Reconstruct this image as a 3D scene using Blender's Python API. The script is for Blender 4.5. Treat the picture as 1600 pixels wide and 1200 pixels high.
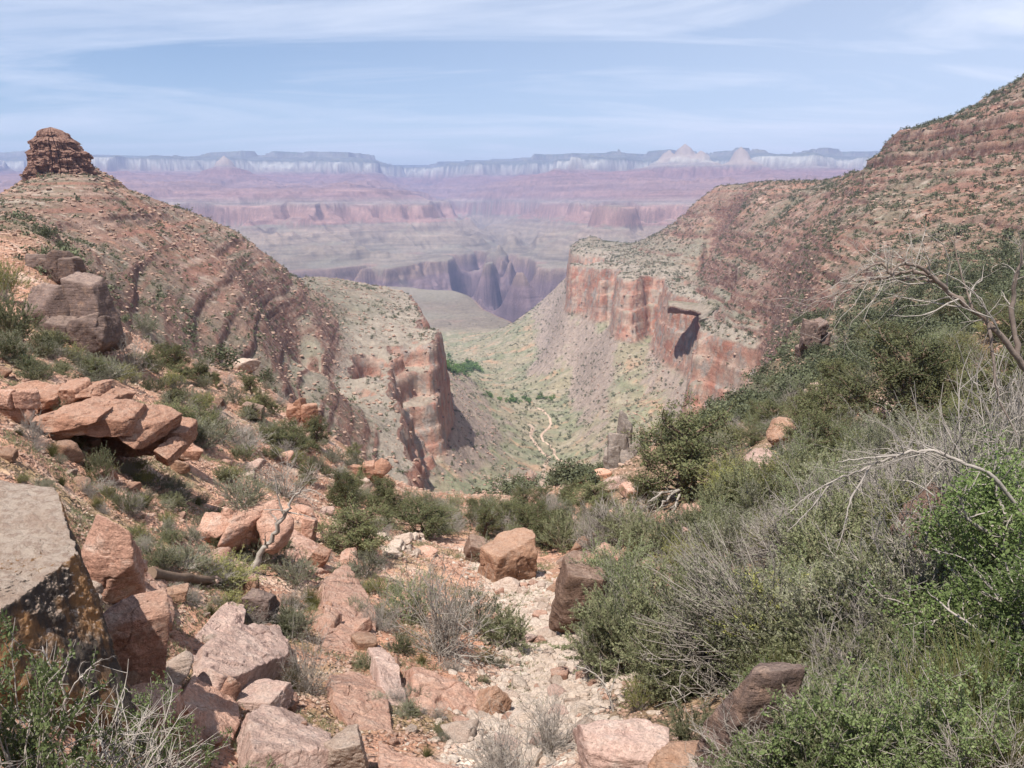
import bpy, math, random
import numpy as np
from mathutils import Vector

for o in list(bpy.data.objects):
    bpy.data.objects.remove(o)
scene = bpy.context.scene
COL = scene.collection
PI = math.pi

# ------------------------------------------------------------------ camera
FPX = 1256.0                      # focal length in photo pixels (photo is 1600 wide)
PITCH = math.radians(13.0)
cd = bpy.data.cameras.new('camera')
cam = bpy.data.objects.new('camera', cd)
COL.objects.link(cam)
cd.sensor_width = 36.0
cd.lens = 36.0 * FPX / 1600.0
cd.clip_start = 0.05
cd.clip_end = 80000.0
cam.location = (0, 0, 0)
cam.rotation_euler = (PI / 2 - PITCH, 0, 0)
scene.camera = cam

# ------------------------------------------------------------------ world
SUN_EL = math.radians(65.0)
SUN_AZ = math.radians(214.0)      # clockwise from +Y: behind the camera, to the left
SUNV = Vector((math.sin(SUN_AZ) * math.cos(SUN_EL), math.cos(SUN_AZ) * math.cos(SUN_EL), math.sin(SUN_EL)))

world = bpy.data.worlds.new('World')
scene.world = world
world.use_nodes = True
nt = world.node_tree
for n in list(nt.nodes):
    nt.nodes.remove(n)
def N(t, typ, **kw):
    n = t.nodes.new(typ)
    for k, v in kw.items():
        if k in n.inputs:
            n.inputs[k].default_value = v
        else:
            setattr(n, k, v)
    return n
def L(t, a, b):
    t.links.new(a, b)
wout = N(nt, 'ShaderNodeOutputWorld')
bg = N(nt, 'ShaderNodeBackground', Strength=0.08)
sky = N(nt, 'ShaderNodeTexSky')
sky.sky_type = 'NISHITA'
sky.sun_disc = False
sky.sun_elevation = SUN_EL
sky.sun_rotation = SUN_AZ
sky.altitude = 1500
sky.air_density = 1.0
sky.dust_density = 0.12
sky.ozone_density = 1.2
# thin cirrus: noise on the sky direction projected on a high flat layer
geo = N(nt, 'ShaderNodeTexCoord')
sep = N(nt, 'ShaderNodeSeparateXYZ')
L(nt, geo.outputs['Generated'], sep.inputs[0])
zc = N(nt, 'ShaderNodeMath', operation='MAXIMUM'); zc.inputs[1].default_value = 0.0
L(nt, sep.outputs['Z'], zc.inputs[0])
zo = N(nt, 'ShaderNodeMath', operation='ADD'); zo.inputs[1].default_value = 0.09
L(nt, zc.outputs[0], zo.inputs[0])
dx = N(nt, 'ShaderNodeMath', operation='DIVIDE'); L(nt, sep.outputs['X'], dx.inputs[0]); L(nt, zo.outputs[0], dx.inputs[1])
dy = N(nt, 'ShaderNodeMath', operation='DIVIDE'); L(nt, sep.outputs['Y'], dy.inputs[0]); L(nt, zo.outputs[0], dy.inputs[1])
cmb = N(nt, 'ShaderNodeCombineXYZ'); L(nt, dx.outputs[0], cmb.inputs[0]); L(nt, dy.outputs[0], cmb.inputs[1])
mp = N(nt, 'ShaderNodeMapping')
mp.inputs['Rotation'].default_value = (0, 0, math.radians(-20))
mp.inputs['Scale'].default_value = (0.42, 1.0, 1.0)
mp.inputs['Location'].default_value = (1.3, 0.4, 0)
L(nt, cmb.outputs[0], mp.inputs[0])
cn = N(nt, 'ShaderNodeTexNoise', Scale=0.85, Detail=12.0, Roughness=0.62, Distortion=1.3)
L(nt, mp.outputs[0], cn.inputs['Vector'])
cr = N(nt, 'ShaderNodeMapRange'); cr.inputs['From Min'].default_value = 0.44; cr.inputs['From Max'].default_value = 0.70
L(nt, cn.outputs['Fac'], cr.inputs['Value'])
# a wider, softer veil towards the right of the view
vn = N(nt, 'ShaderNodeMapRange'); vn.inputs['From Min'].default_value = -0.35; vn.inputs['From Max'].default_value = 0.7
vn.inputs['To Min'].default_value = 0.0; vn.inputs['To Max'].default_value = 0.46
L(nt, sep.outputs['X'], vn.inputs['Value'])
ca = N(nt, 'ShaderNodeMath', operation='MULTIPLY_ADD'); ca.inputs[1].default_value = 0.58
L(nt, cr.outputs[0], ca.inputs[0]); L(nt, vn.outputs[0], ca.inputs[2]); ca.use_clamp = True
cmx = N(nt, 'ShaderNodeMix', data_type='RGBA')
L(nt, ca.outputs[0], cmx.inputs['Factor'])
L(nt, sky.outputs[0], cmx.inputs['A'])
cmx.inputs['B'].default_value = (8.2, 8.6, 9.4, 1)
L(nt, cmx.outputs['Result'], bg.inputs['Color'])
L(nt, bg.outputs[0], wout.inputs['Surface'])

sd = bpy.data.lights.new('sun', 'SUN')
sd.energy = 5.0
sd.angle = math.radians(0.53)
sd.color = (1.0, 0.95, 0.88)
so = bpy.data.objects.new('sun', sd)
COL.objects.link(so)
so.rotation_euler = SUNV.to_track_quat('Z', 'Y').to_euler()

vs = scene.view_settings
vs.view_transform = 'Standard'
vs.look = 'None'
vs.exposure = 0.72
vs.gamma = 1.0
scene.render.engine = 'CYCLES'
cy = scene.cycles
cy.use_denoising = True
try:
    cy.denoiser = 'OPENIMAGEDENOISE'
    cy.denoising_input_passes = 'RGB_ALBEDO_NORMAL'
except Exception:
    pass
cy.max_bounces = 5
cy.diffuse_bounces = 2
cy.glossy_bounces = 1
cy.transmission_bounces = 2
cy.volume_bounces = 0
cy.transparent_max_bounces = 4
cy.caustics_reflective = False
cy.caustics_refractive = False
cy.use_adaptive_sampling = True
cy.adaptive_threshold = 0.02
scene.render.film_transparent = False

# ------------------------------------------------------------------ tags
def tag(o, label=None, cat=None, group=None, kind=None):
    if label: o['label'] = label
    if cat: o['category'] = cat
    if group: o['group'] = group
    if kind: o['kind'] = kind
    return o

# ------------------------------------------------------------------ numpy noise
_rs = np.random.RandomState(7)
_perm = _rs.permutation(4096).astype(np.int32)
_ang = _rs.rand(4096) * 2 * PI
_gx = np.cos(_ang).astype(np.float32); _gy = np.sin(_ang).astype(np.float32)
def pn2(x, y, seed=0):
    """2-D gradient noise, about -0.7..0.7"""
    x = np.asarray(x, np.float64) + seed * 17.13; y = np.asarray(y, np.float64) + seed * 9.71
    xf = np.floor(x); yf = np.floor(y)
    ix = xf.astype(np.int64); iy = yf.astype(np.int64)
    fx = (x - xf).astype(np.float32); fy = (y - yf).astype(np.float32)
    def h(a, b):
        return _perm[(_perm[a & 4095] + b) & 4095]
    def g(a, b, dx, dy):
        k = h(a, b)
        return _gx[k] * dx + _gy[k] * dy
    u = fx * fx * fx * (fx * (fx * 6 - 15) + 10); v = fy * fy * fy * (fy * (fy * 6 - 15) + 10)
    a = g(ix, iy, fx, fy); b = g(ix + 1, iy, fx - 1, fy)
    c = g(ix, iy + 1, fx, fy - 1); d = g(ix + 1, iy + 1, fx - 1, fy - 1)
    a = a + u * (b - a); c = c + u * (d - c)
    return a + v * (c - a)
_v3 = _rs.rand(4096).astype(np.float32) * 2 - 1
def vn3(p, seed=0):
    """3-D value noise, -1..1; p (n,3)"""
    p = np.asarray(p, np.float64) + seed * 13.37
    pf = np.floor(p); i = pf.astype(np.int64); f = (p - pf).astype(np.float32)
    f = f * f * f * (f * (f * 6 - 15) + 10)
    def h(dx, dy, dz):
        return _v3[_perm[(_perm[(_perm[(i[:, 0] + dx) & 4095] + i[:, 1] + dy) & 4095] + i[:, 2] + dz) & 4095]]
    r = 0
    for dx in (0, 1):
        wx = f[:, 0] if dx else 1 - f[:, 0]
        for dy in (0, 1):
            wy = f[:, 1] if dy else 1 - f[:, 1]
            for dz in (0, 1):
                wz = f[:, 2] if dz else 1 - f[:, 2]
                r = r + wx * wy * wz * h(dx, dy, dz)
    return r
def fbm3(p, octs=4, seed=0, gain=0.5):
    r = 0; a = 1.0; s = 1.0
    for k in range(octs):
        r = r + a * vn3(np.asarray(p) * s, seed + k * 3); a *= gain; s *= 2.03
    return r
def fbm2(x, y, octs=4, seed=0, gain=0.5):
    r = 0; a = 1.0; s = 1.0
    for k in range(octs):
        r = r + a * pn2(x * s, y * s, seed + k); a *= gain; s *= 2.03
    return r
def sstep(a, b, x):
    t = np.clip((x - a) / (b - a), 0, 1)
    return t * t * (3 - 2 * t)

# ------------------------------------------------------------------ photo geometry: pixel -> direction
CP, SP = math.cos(PITCH), math.sin(PITCH)
def uv_of(px, py):
    x = (px - 800.0) / FPX; y = (600.0 - py) / FPX
    den = CP + y * SP
    return x / den, (-SP + y * CP) / den
def px_of(X, Y, Z):
    zc_ = Y * CP - Z * SP
    yc_ = Y * SP + Z * CP
    return 800 + FPX * X / zc_, 600 - FPX * yc_ / zc_

# ------------------------------------------------------------------ terrain
# control points (photo column, photo row, metres ahead) for the gully and the two hills
CTRL = """
0 1300 4.4; 200 1300 5.6; 500 1300 7.6; 800 1300 8; 1100 1300 6; 1400 1300 4.8; 1600 1300 4.2
0 1200 5.5; 150 1200 6.6; 300 1200 8.5; 450 1200 9.5; 600 1200 10; 800 1200 10.5; 950 1200 9; 1100 1200 8; 1250 1200 7; 1400 1200 6.2; 1600 1200 5.4
0 1100 6.5; 150 1100 8; 300 1100 10.5; 450 1100 12; 600 1100 13; 750 1100 14.6; 850 1100 15; 950 1100 13.6; 1100 1100 11.3; 1250 1100 9.5; 1450 1100 8; 1600 1100 7
0 1000 8; 150 1000 10; 300 1000 13; 450 1000 16; 600 1000 18; 750 1000 20.5; 850 1000 22; 950 1000 19.5; 1100 1000 15.5; 1250 1000 12.5; 1450 1000 10; 1600 1000 9
0 900 10; 150 900 12.5; 300 900 17; 450 900 22; 600 900 27; 750 900 32; 850 900 33; 950 900 28; 1100 900 22; 1250 900 17; 1450 900 13; 1600 900 11.5
0 830 12; 150 830 16; 300 830 22; 450 830 30; 600 830 40; 700 830 47; 800 830 50; 900 830 46; 1000 830 36; 1150 830 27; 1300 830 20; 1450 830 16.5; 1600 830 14.5
0 770 14.5; 150 770 20; 300 770 28; 450 770 40; 550 770 52; 650 785 60; 750 778 74; 830 776 78; 920 770 66; 1000 770 52; 1150 770 36; 1300 770 27; 1450 770 21; 1600 770 18
0 700 18; 150 700 25; 300 700 36; 430 700 50; 530 705 66; 600 755 64; 1010 735 74; 1080 700 82; 1150 700 60; 1300 700 40; 1450 700 29; 1600 700 24
0 620 25; 150 620 35; 300 620 54; 400 625 72; 470 655 74; 955 745 90; 1020 700 105; 1070 680 115
0 550 36; 100 550 44; 200 560 58; 300 565 88; 400 592 98
0 490 50; 100 490 58; 165 505 74
30 325 300; 70 305 390; 0 420 78; 50 410 92; 120 410 125; 0 360 130; 60 350 190; 0 330 210
1150 640 120; 1250 640 78; 1350 640 56; 1450 640 44; 1600 640 33
1180 590 190; 1250 580 135; 1350 580 90; 1450 580 66; 1600 580 48
1230 525 270; 1300 520 195; 1400 520 128; 1500 520 95; 1600 520 72
1260 465 460; 1350 460 260; 1450 460 180; 1600 460 120
1140 420 967; 1250 400 640; 1350 400 430; 1450 400 320; 1600 400 220
1060 372 1540; 1100 350 1426; 1130 350 1215; 1200 350 1000; 1300 350 700; 1130 460 806; 1060 412 1383; 1100 420 1117; 1200 470 700; 1210 522 610; 1000 415 1420; 960 400 1700; 1450 350 440; 1600 350 330
1130 298 1500; 1160 294 1450; 1200 300 1150; 1300 300 850; 1450 300 560; 1600 300 440
1090 321 1600; 1065 341 1680; 1040 356 1750; 1010 372 1850
1270 284 1200; 1330 271 1040; 1356 250 920; 1366 238 880; 1450 240 690; 1600 240 540
1400 214 800; 1450 203 770; 1480 192 740; 1600 190 600; 1540 161 720; 1600 126 700; 1750 60 680
130 268 480; 60 270 475; 30 290 455; 0 306 440; -100 345 420; -250 380 400
145 267 480; 200 297 540; 250 318 590; 300 338 640; 350 356 700; 395 379 770; 418 402 800; 432 421 825; 470 438 880; 520 442 960; 570 452 1000
200 400 310; 300 430 380; 100 340 340; 120 380 230; 200 460 200; 300 500 275; 400 470 440; 400 530 335; 500 500 530; 500 560 410; 440 570 325; 450 602 355; 250 360 440; 330 390 500; 440 450 590
300 530 240; 420 590 310; 200 495 175
160 520 120; 300 590 140; 420 640 140; 480 690 130; 530 740 135; 600 800 120; 700 815 150; 780 805 150; 850 800 170
480 670 300; 560 760 300; 800 850 200; 800 860 300; 800 840 400; 700 830 300; 700 800 430; 830 790 540
560 640 570; 600 640 640; 590 725 590; 650 690 650; 700 700 710; 722 634 745; 700 590 740; 640 755 570
850 680 1000; 800 640 1150; 750 600 1400; 715 578 1600; 900 600 1350; 870 725 900; 780 700 850; 730 730 740; 950 690 850; 1000 620 1000; 950 560 1400; 1010 560 1250; 1060 625 900; 1110 640 790; 1040 665 900; 930 730 800; 1090 705 700; 1000 800 300; 1000 770 450; 1100 760 450; 1150 700 300; 1180 640 420; 1230 600 420
870 484 2000; 800 516 2000; 740 541 2050; 700 548 2100; 890 520 1800; 860 560 1700; 920 500 1650
200 335 820; 300 385 980; 400 440 1080; 500 490 1280; 100 295 650; 0 335 620; 600 500 1200; 650 535 1280; -200 380 700
1130 325 1950; 1250 335 1700; 1365 285 1350; 1450 235 1050; 1600 170 1000; 1750 110 1000
"""
# points on the brink of the tall red cliff (its top bed is level): photo column, row
BRINK = """640 466; 648 487; 656 508; 674 516; 684 532; 655 520; 625 530; 595 540; 560 550; 605 578; 590 590; 560 604; 520 614; 480 612
906 380; 893 398; 888 412; 925 413; 940 422; 962 431; 1000 437; 1040 441; 1075 430; 1110 427; 1050 457; 1068 463; 1090 470; 1110 486; 1098 508; 1090 520; 1108 518; 1125 528; 1160 541; 1192 549"""
ZTOP, ZBOT = -125.0, -212.0
SBOT = -139.0
TS_ = [-2000, -139, -137.5, -136.2, -135.6, -133.9, -133.3, -130.2, -129.4, -127.2, -126.8, -125.2, 3000]
TZ_ = [-2000 + 139 - 212, -212, -203, -202, -191, -187.5, -170, -166, -147, -143, -133, -125.2, 3000]
def T(s):            # smooth height -> real height with the tall cliff
    return np.interp(s, TS_, TZ_)
def Tinv(z):
    return np.interp(z, TZ_, TS_)
cp = []; lam_ = []
for part in CTRL.replace('\n', ';').split(';'):
    part = part.split()
    if len(part) == 3:
        px, py, Y = map(float, part)
        u, v = uv_of(px, py)
        s = float(Tinv(v * Y))
        cp.append((u, math.log(Y), s / Y)); lam_.append(6e-4 if Y > 110 else 2e-4)
for part in BRINK.replace('\n', ';').split(';'):
    part = part.split()
    if len(part) == 2:
        px, py = map(float, part)
        u, v = uv_of(px, py)
        Y = ZTOP / v
        cp.append((u, math.log(Y), (ZTOP - 0.6) / Y)); lam_.append(2e-5)
for Y in (1700., 2300.):
    for u in (-1.0, -.75, -.5, -.35, -.22):
        cp.append((u, math.log(Y), float(Tinv(-380.)) / Y))
for Y, us, z in ((2750., (-1, -.7, -.45, -.25, -.1, 0, .1, .25, .45, .7, 1.0), -385.), (2350., (-.12, -.02), -385.), (2500., (.15, .25, .4, .6, .9), -330.), (2100., (.3, .45), -180.), (1600., (.5, .7, .95), 20.)):
    for u in us:
        cp.append((u, math.log(Y), float(Tinv(z)) / Y))
cp = np.array(cp)
WS = 0.26
lam_ = np.r_[lam_, np.full(len(cp) - len(lam_), 3e-4)]
def tps_fit(c):
    P = np.c_[c[:, 0], c[:, 1] * WS]
    n = len(P)
    d = np.sqrt(((P[:, None] - P[None]) ** 2).sum(-1))
    K = np.where(d > 0, d * d * np.log(d + 1e-12), 0) + np.diag(lam_)
    A = np.zeros((n + 3, n + 3)); A[:n, :n] = K
    A[:n, n] = 1; A[:n, n + 1:] = P; A[n, :n] = 1; A[n + 1:, :n] = P.T
    b = np.r_[c[:, 2], 0, 0, 0]
    return P, np.linalg.solve(A, b)
_P, _w = tps_fit(cp)
GU = np.linspace(-1.35, 1.35, 541); GW = np.linspace(math.log(1.5), math.log(3200.), 769)
_g = np.zeros((len(GU), len(GW)), np.float32)
for a in range(len(GU)):
    d2 = (GU[a] - _P[:, 0])[None] ** 2 + (GW[:, None] * WS - _P[None, :, 1]) ** 2
    _g[a] = (0.5 * d2 * np.log(d2 + 1e-20)) @ _w[:-3] + _w[-3] + _w[-2] * GU[a] + _w[-1] * GW * WS
def smooth_v(u, w):
    fu = np.clip((u - GU[0]) / (GU[1] - GU[0]), 0, len(GU) - 1.001); fw = np.clip((w - GW[0]) / (GW[1] - GW[0]), 0, len(GW) - 1.001)
    iu = fu.astype(np.int32); iw = fw.astype(np.int32); fu = fu - iu; fw = fw - iw
    return (_g[iu, iw] * (1 - fu) + _g[iu + 1, iw] * fu) * (1 - fw) + (_g[iu, iw + 1] * (1 - fu) + _g[iu + 1, iw + 1] * fu) * fw

# the far side of the canyon: a potential p (river 0, rim 0.76) turned into beds of rock
PK = [-.08, 0, .045, .050, .075, .19, .202, .222, .26, .268, .32, .328, .39, .398, .45, .47, .60, .616, .74, .752, 1.3]
ZK = [-900, -800, -462, -395, -375, -195, -50, -36, 20, 48, 85, 115, 150, 182, 215, 235, 388, 552, 680, 772, 815]
def far_p(X, Y, fine=True):
    u = X / np.maximum(Y, 1)
    wx = X + 420 * pn2(X / 2600, Y / 2600, 3) * 2 + 160 * pn2(X / 900, Y / 900, 4) * 2
    wy = Y + 420 * pn2(X / 2600, Y / 2600, 5) * 2 + 160 * pn2(X / 900, Y / 900, 6) * 2
    p = (Y - 4200) / 15800
    p = p + np.interp(u, [-.9, -.45, -.2, -.165, -.13, -.08, 0, .03, .2, .3, .7], [.02, .0, .0, -.03, -.17, -.13, -.05, 0, .01, .05, .05]) * sstep(7000, 13000, Y)
    r1 = 1 - 2.2 * np.abs(pn2(wx / 3000, wy / 4200, 11))
    r2 = 1 - 2.2 * np.abs(pn2(wx / 1150, wy / 1500, 12))
    r3 = 1 - 2.2 * np.abs(pn2(wx / 430, wy / 520, 13))
    amp = sstep(4400, 7500, Y) * (1 - .6 * sstep(15000, 17000, Y))
    p = p + amp * .185 * (r1 - .42) + sstep(3900, 4900, Y) * (1 - .6 * sstep(15000, 17000, Y)) * (.085 * (r2 - .40) + .038 * (r3 - .42))
    # the long side canyon running back from the river
    lx = np.interp(Y, [4000, 6000, 9000, 13000, 18000], [120, 60, -420, -1250, -2600])
    p = p - .20 * np.exp(-((X - lx) / 520) ** 2) * sstep(4300, 6500, Y) * (1 - sstep(11500, 16000, Y)) - .05 * np.exp(-((X - lx) / 1500) ** 2) * sstep(5000, 8000, Y)
    gd = np.abs(X - lx + 260 * pn2(X / 900, Y / 700, 16) + 110 * pn2(X / 260, Y / 260, 17))
    p = np.where((Y > 4000) & (Y < 10500), np.minimum(p, .004 + .046 * (gd / np.interp(Y, [4200, 6000, 10500], [760, 480, 90])) ** 1.15), p)
    # spurs and buttes that stand out in the view
    def butte(px, Y0, pk, slope, stretch=1.0):
        u0 = (px - 800) / FPX * 1.0
        x0 = u0 * Y0 * 1.0
        d = np.sqrt((X - x0) ** 2 + ((Y - Y0) * stretch) ** 2)
        d = d * (1 + .25 * pn2(wx / 260, wy / 260, 21))
        return pk - np.maximum(d, 0) * slope
    for b in ((430, 6500, .235, 2.2e-4, .6), (330, 8200, .30, 1.6e-4, .4), (600, 7400, .245, 1.6e-4, .6), (660, 7100, .225, 2.2e-4, .7), (560, 8300, .37, 2.0e-4, .5),
              (958, 5900, .235, 2.5e-4, .8), (880, 8600, .24, 1.6e-4, .6), (1060, 9500, .42, 1.5e-4, .4), (200, 7400, .26, 1.6e-4, .4)):
        p = np.maximum(p, butte(*b))
    if fine:
        p = p + (.006 * pn2(wx / 150, wy / 170, 14) + .003 * pn2(wx / 60, wy / 60, 15)) * sstep(3300, 5000, Y)
    # near side: level plateau that breaks off into the gorge
    edge = np.interp(u, [-.3, -.12, -.075, -.035, .0, .05], [3500, 3420, 3300, 2850, 2520, 2480]) + 260 * pn2(X / 700, Y / 1500, 31) * np.interp(u, [-.1, 0], [2, .4]) + 120 * pn2(X / 220, Y / 500, 32) * 2
    ps = .062 - np.maximum(Y - edge, 0) / 700 * .062
    k = sstep(3900, 4400, Y)
    return ps * (1 - k) + np.where(Y > 3900, p, 0) * k
def far_z(X, Y, fine=True):
    p = far_p(X, Y, fine)
    z = np.interp(p, PK, ZK)
    # two pale temples standing up in front of the rim on the right, one small on the left
    for px, Y0, top, k, sq in ((1060, 11000, 712, .80, 1.0), (1036, 11200, 640, .7, 1.), (1084, 10900, 610, .75, 1.), (1144, 10600, 645, 1.0, 1.0), (366, 10500, 520, .75, 1.)):
        x0 = (px - 800) / FPX * Y0
        d = np.sqrt((X - x0) ** 2 + ((Y - Y0) * .8) ** 2) * (1 + .3 * pn2(X / 230, Y / 230, 41) + .10 * pn2(X / 60, Y / 60, 42))
        c = top - np.interp(d, [0, 40, 90, 130, 260, 300, 560, 3000], [0, 50, 95, 190, 260, 330, 430, 2400]) * k
        z = np.maximum(z, c)
    z = z + 14 * pn2(X / 1500, Y / 1500, 44)
    gul = sstep(-395, -340, z) * (1 - sstep(560, 640, z)) * sstep(4300, 5000, Y)
    wx = X + 90 * pn2(X / 300, Y / 300, 47); wy = Y + 90 * pn2(X / 300, Y / 300, 48)
    rg = (1 - 2.4 * np.abs(pn2(wx / 620, wy / 900, 45))) * 60 + (1 - 2.4 * np.abs(pn2(wx / 240, wy / 330, 46))) * 26 + ((1 - 2.4 * np.abs(pn2(wx / 95, wy / 120, 49))) * 8 if fine else 0)
    z = z + gul * (rg - 44) * np.interp(z, [-400, -200, -100, 200, 500], [1.15, 1.5, .6, .8, .5])
    return z

def ledges(z, X, Y, strength):
    """sloping hill -> small rock steps on level beds"""
    zz = z + 1.0 * pn2(X / 160, Y / 160, 51) + .6 * pn2(X / 40, Y / 40, 52) + .35 * pn2(X / 13, Y / 13, 53) + .12 * pn2(X / 4.5, Y / 4.5, 54)
    out = z
    # the thick ledge-making bed high on the right
    kr = sstep(.0, .25, X / np.maximum(Y, 1)) * strength
    big = np.interp(zz + 4 * pn2(X / 50, Y / 50, 57), [-1e4, 26, 41, 42.5, 48, 49, 54, 55.2, 66, 1e4], [-1e4, 26, 31, 40, 42, 49, 51, 62, 66, 1e4]) - 4 * pn2(X / 50, Y / 50, 57)
    out = out + (big - zz) * kr * sstep(400, 520, Y)
    for P, sd_, wgt, cut in ((17.0, 61, .58, .93), (8.3, 62, .62, .88), (3.1, 64, .38, .8)):
        t = zz / P + sd_ * .37
        fl = np.floor(t); f = t - fl
        g = np.where(f < cut, f * (.45 / cut), .45 + (f - cut) * (.55 / (1 - cut)))
        m = sstep(-.10, .22, pn2(X / 420 + fl * 7.7, Y / 420, sd_) + .35 * pn2(X / 70 + fl * 3.1, Y / 70, sd_ + 3))
        if P < 5: m = m * (1 - sstep(600, 1000, Y))
        if P > 10: m = m * np.where(X > 0, .55 + .6 * sstep(450, 800, Y), .22)
        out = out + (g - f) * P * wgt * m * strength
    return out

def macro(X, Y):
    """real height without the finest relief, and the smooth potential"""
    w = np.log(np.maximum(Y, 1.5)); u = X / np.maximum(Y, 1.5)
    s = smooth_v(u, w) * Y
    mid = sstep(130, 420, Y)
    s = s + mid * (1.7 * pn2(X / 140, Y / 140, 71) + 4.0 * np.abs(pn2(X / 75, Y / 75, 74)) * sstep(ZTOP + 20, ZTOP - 5, s) + 3.2 * np.abs(pn2(X / 28, Y / 28, 76)) * sstep(ZTOP + 12, ZTOP - 2, s) + 4.2 * pn2(X / 47, Y / 47, 72) * (1 - .6 * sstep(ZTOP + 5, ZTOP + 40, s)) + 2.2 * pn2(X / 19, Y / 19, 73) * sstep(200, 400, Y))
    # a deep recess in the right-hand cliff
    dc = np.hypot((X - 188) / 1.0, (Y - 925) / 1.5)
    s = np.where(dc < 70, np.minimum(s, ZTOP + (dc - 42 + 4 * pn2(X / 14, Y / 14, 75)) * .9), s)
    above = np.maximum(s - ZTOP, 0)
    st = sstep(0, 12, above) * sstep(110, 260, Y)
    s2 = np.where(s > ZTOP, ledges(s, X, Y, st), s)
    s2 = np.where((s > ZTOP) & (s2 < ZTOP), ZTOP + .01, s2)
    z = T(s2)
    return z, s
def height(X, Y, fine=True):
    """ground height at X, Y (arrays)"""
    X = np.asarray(X, np.float64); Y = np.asarray(Y, np.float64)
    k = sstep(2300, 2480, Y)
    z = np.zeros_like(X); s = np.zeros_like(X)
    near = Y < 2480
    if near.any():
        z[near], s[near] = macro(X[near], Y[near])
    fr = Y > 2300
    if fr.any():
        zf = far_z(X[fr], Y[fr], fine)
        z[fr] = z[fr] * (1 - k[fr]) + zf * k[fr]
        s[fr] = np.where(k[fr] > .5, -400, s[fr])
    if fine:
        # relief at every scale between a pixel or two and about a tenth of the distance
        for lam in (60., 26., 11., 5., 2.2, .95, .42, .18):
            a = lam * np.where(Y < 150, .075, .080 if lam < 8 else .040)
            wgt = (1 - sstep(.10, .28, lam / np.maximum(Y, 1))) * sstep(.0016, .004, lam / np.maximum(Y, 1)) * (1 - .5 * sstep(2000, 4000, Y))
            m = wgt > 0
            if m.any():
                n = pn2(X[m] / lam, Y[m] / lam, int(lam * 10) % 97)
                if lam < 3:
                    n = .5 * n + .5 * (np.abs(n) * 2 - .35)
                z[m] += a[m] * wgt[m] * n * 1.6
    return z, s
def hz(x, y):
    return float(height(np.array([x]), np.array([y]))[0][0])
_TS = np.exp(np.linspace(math.log(2.5), math.log(2300.), 1500))
def hit(px, py, ymin=2.5):
    """first ground point along the line of sight through a photo pixel"""
    u, v = uv_of(px, py)
    ts = _TS[_TS >= ymin]
    z, _ = height(u * ts, ts)
    below = np.nonzero(v * ts <= z)[0]
    if len(below) == 0:
        return None
    k = below[0]
    if k == 0:
        Y = ts[0]
    else:
        a, b = v * ts[k - 1] - z[k - 1], z[k] - v * ts[k]
        Y = ts[k - 1] + (ts[k] - ts[k - 1]) * a / max(a + b, 1e-9)
    return Vector((u * Y, Y, hz(u * Y, Y)))

NC_IN, NR = 1280, 2700
us = np.r_[np.linspace(-1.3, -.72, 70, endpoint=False), np.linspace(-.72, .72, NC_IN), np.linspace(.72, 1.3, 71)[1:]]
NC = len(us)
YN, YF = 2.0, 24000.0
w0 = np.linspace(math.log(YN), math.log(YF), 1700)
UU, WW = np.meshgrid(us[::4], w0, indexing='ij')
ym = np.exp(WW)
zm, _ = height(UU * ym, ym, False)
vm = zm / ym
ds = np.sqrt(np.diff(vm, axis=1) ** 2 + (.034 * np.diff(WW, axis=1)) ** 2)
ds = ds * np.interp(np.exp(WW[:, 1:]), [4.2, 5.0, 600, 680, 1500, 1800, 17000, 18000], [.25, 1, 1, 1.9, 1.9, 1, 1, .35])
# one row spacing for all columns (so the mesh does not shear), from the steeper part of the view
vis = np.abs(us[::4]) < .75
ds = np.tile(.5 * np.percentile(ds[vis], 85, axis=0) + .5 * ds[vis].mean(0), (len(ds), 1))
cs = np.concatenate([np.zeros((len(ds), 1)), np.cumsum(ds, 1)], 1)
cs /= cs[:, -1:]
tq = np.linspace(0, 1, NR)
wr = np.stack([np.interp(tq, cs[a], w0) for a in range(len(cs))])
fi = np.arange(NC) / 4.0
i0 = np.minimum(fi.astype(int), len(cs) - 2); ff = np.clip(fi - i0, 0, 1)[:, None]
wr = wr[i0] * (1 - ff) + wr[i0 + 1] * ff
GY = np.exp(wr); GX = us[:, None] * GY
GZ, GS = height(GX, GY)

# --------- natural colours of the ground, from bed, slope and patches
def lerp3(a, b, t):
    return a + (b - a) * t[..., None]
def C(*c):
    return np.array(c, np.float64)
gx_ = np.gradient(GZ, axis=1) / np.maximum(np.gradient(GY, axis=1), 1e-3)
n1 = pn2(GX / 90, GY / 90, 81); n2 = pn2(GX / 24, GY / 24, 82); n3 = pn2(GX / 7, GY / 7, 83)
# slope by finite differences
_d = .004 * GY + .05
_z0 = height(GX, GY, False)[0]
sx = (height(GX + _d, GY, False)[0] - _z0) / _d; sy = (height(GX, GY + _d, False)[0] - _z0) / _d
SL = np.sqrt(sx * sx + sy * sy)
soil_near = lerp3(C(.48, .275, .19), C(.39, .21, .14), sstep(-.3, .4, n3 + n2))
soil_near = lerp3(soil_near, C(.56, .41, .32), sstep(.1, .45, pn2(GX / 3, GY / 3, 84) + .5 * pn2(GX / .9, GY / .9, 85)) * .8)
soil_near = lerp3(soil_near, C(.20, .19, .09), sstep(.12, .45, pn2(GX / 5, GY / 5, 86) + .4 * pn2(GX / 1.3, GY / 1.3, 87)) * .5)
WASH_PX = [(760, 862), (800, 905), (828, 940), (850, 985), (862, 1030), (858, 1075), (835, 1115), (815, 1180)]
WASH = [hit(*q) for q in WASH_PX]
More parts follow.
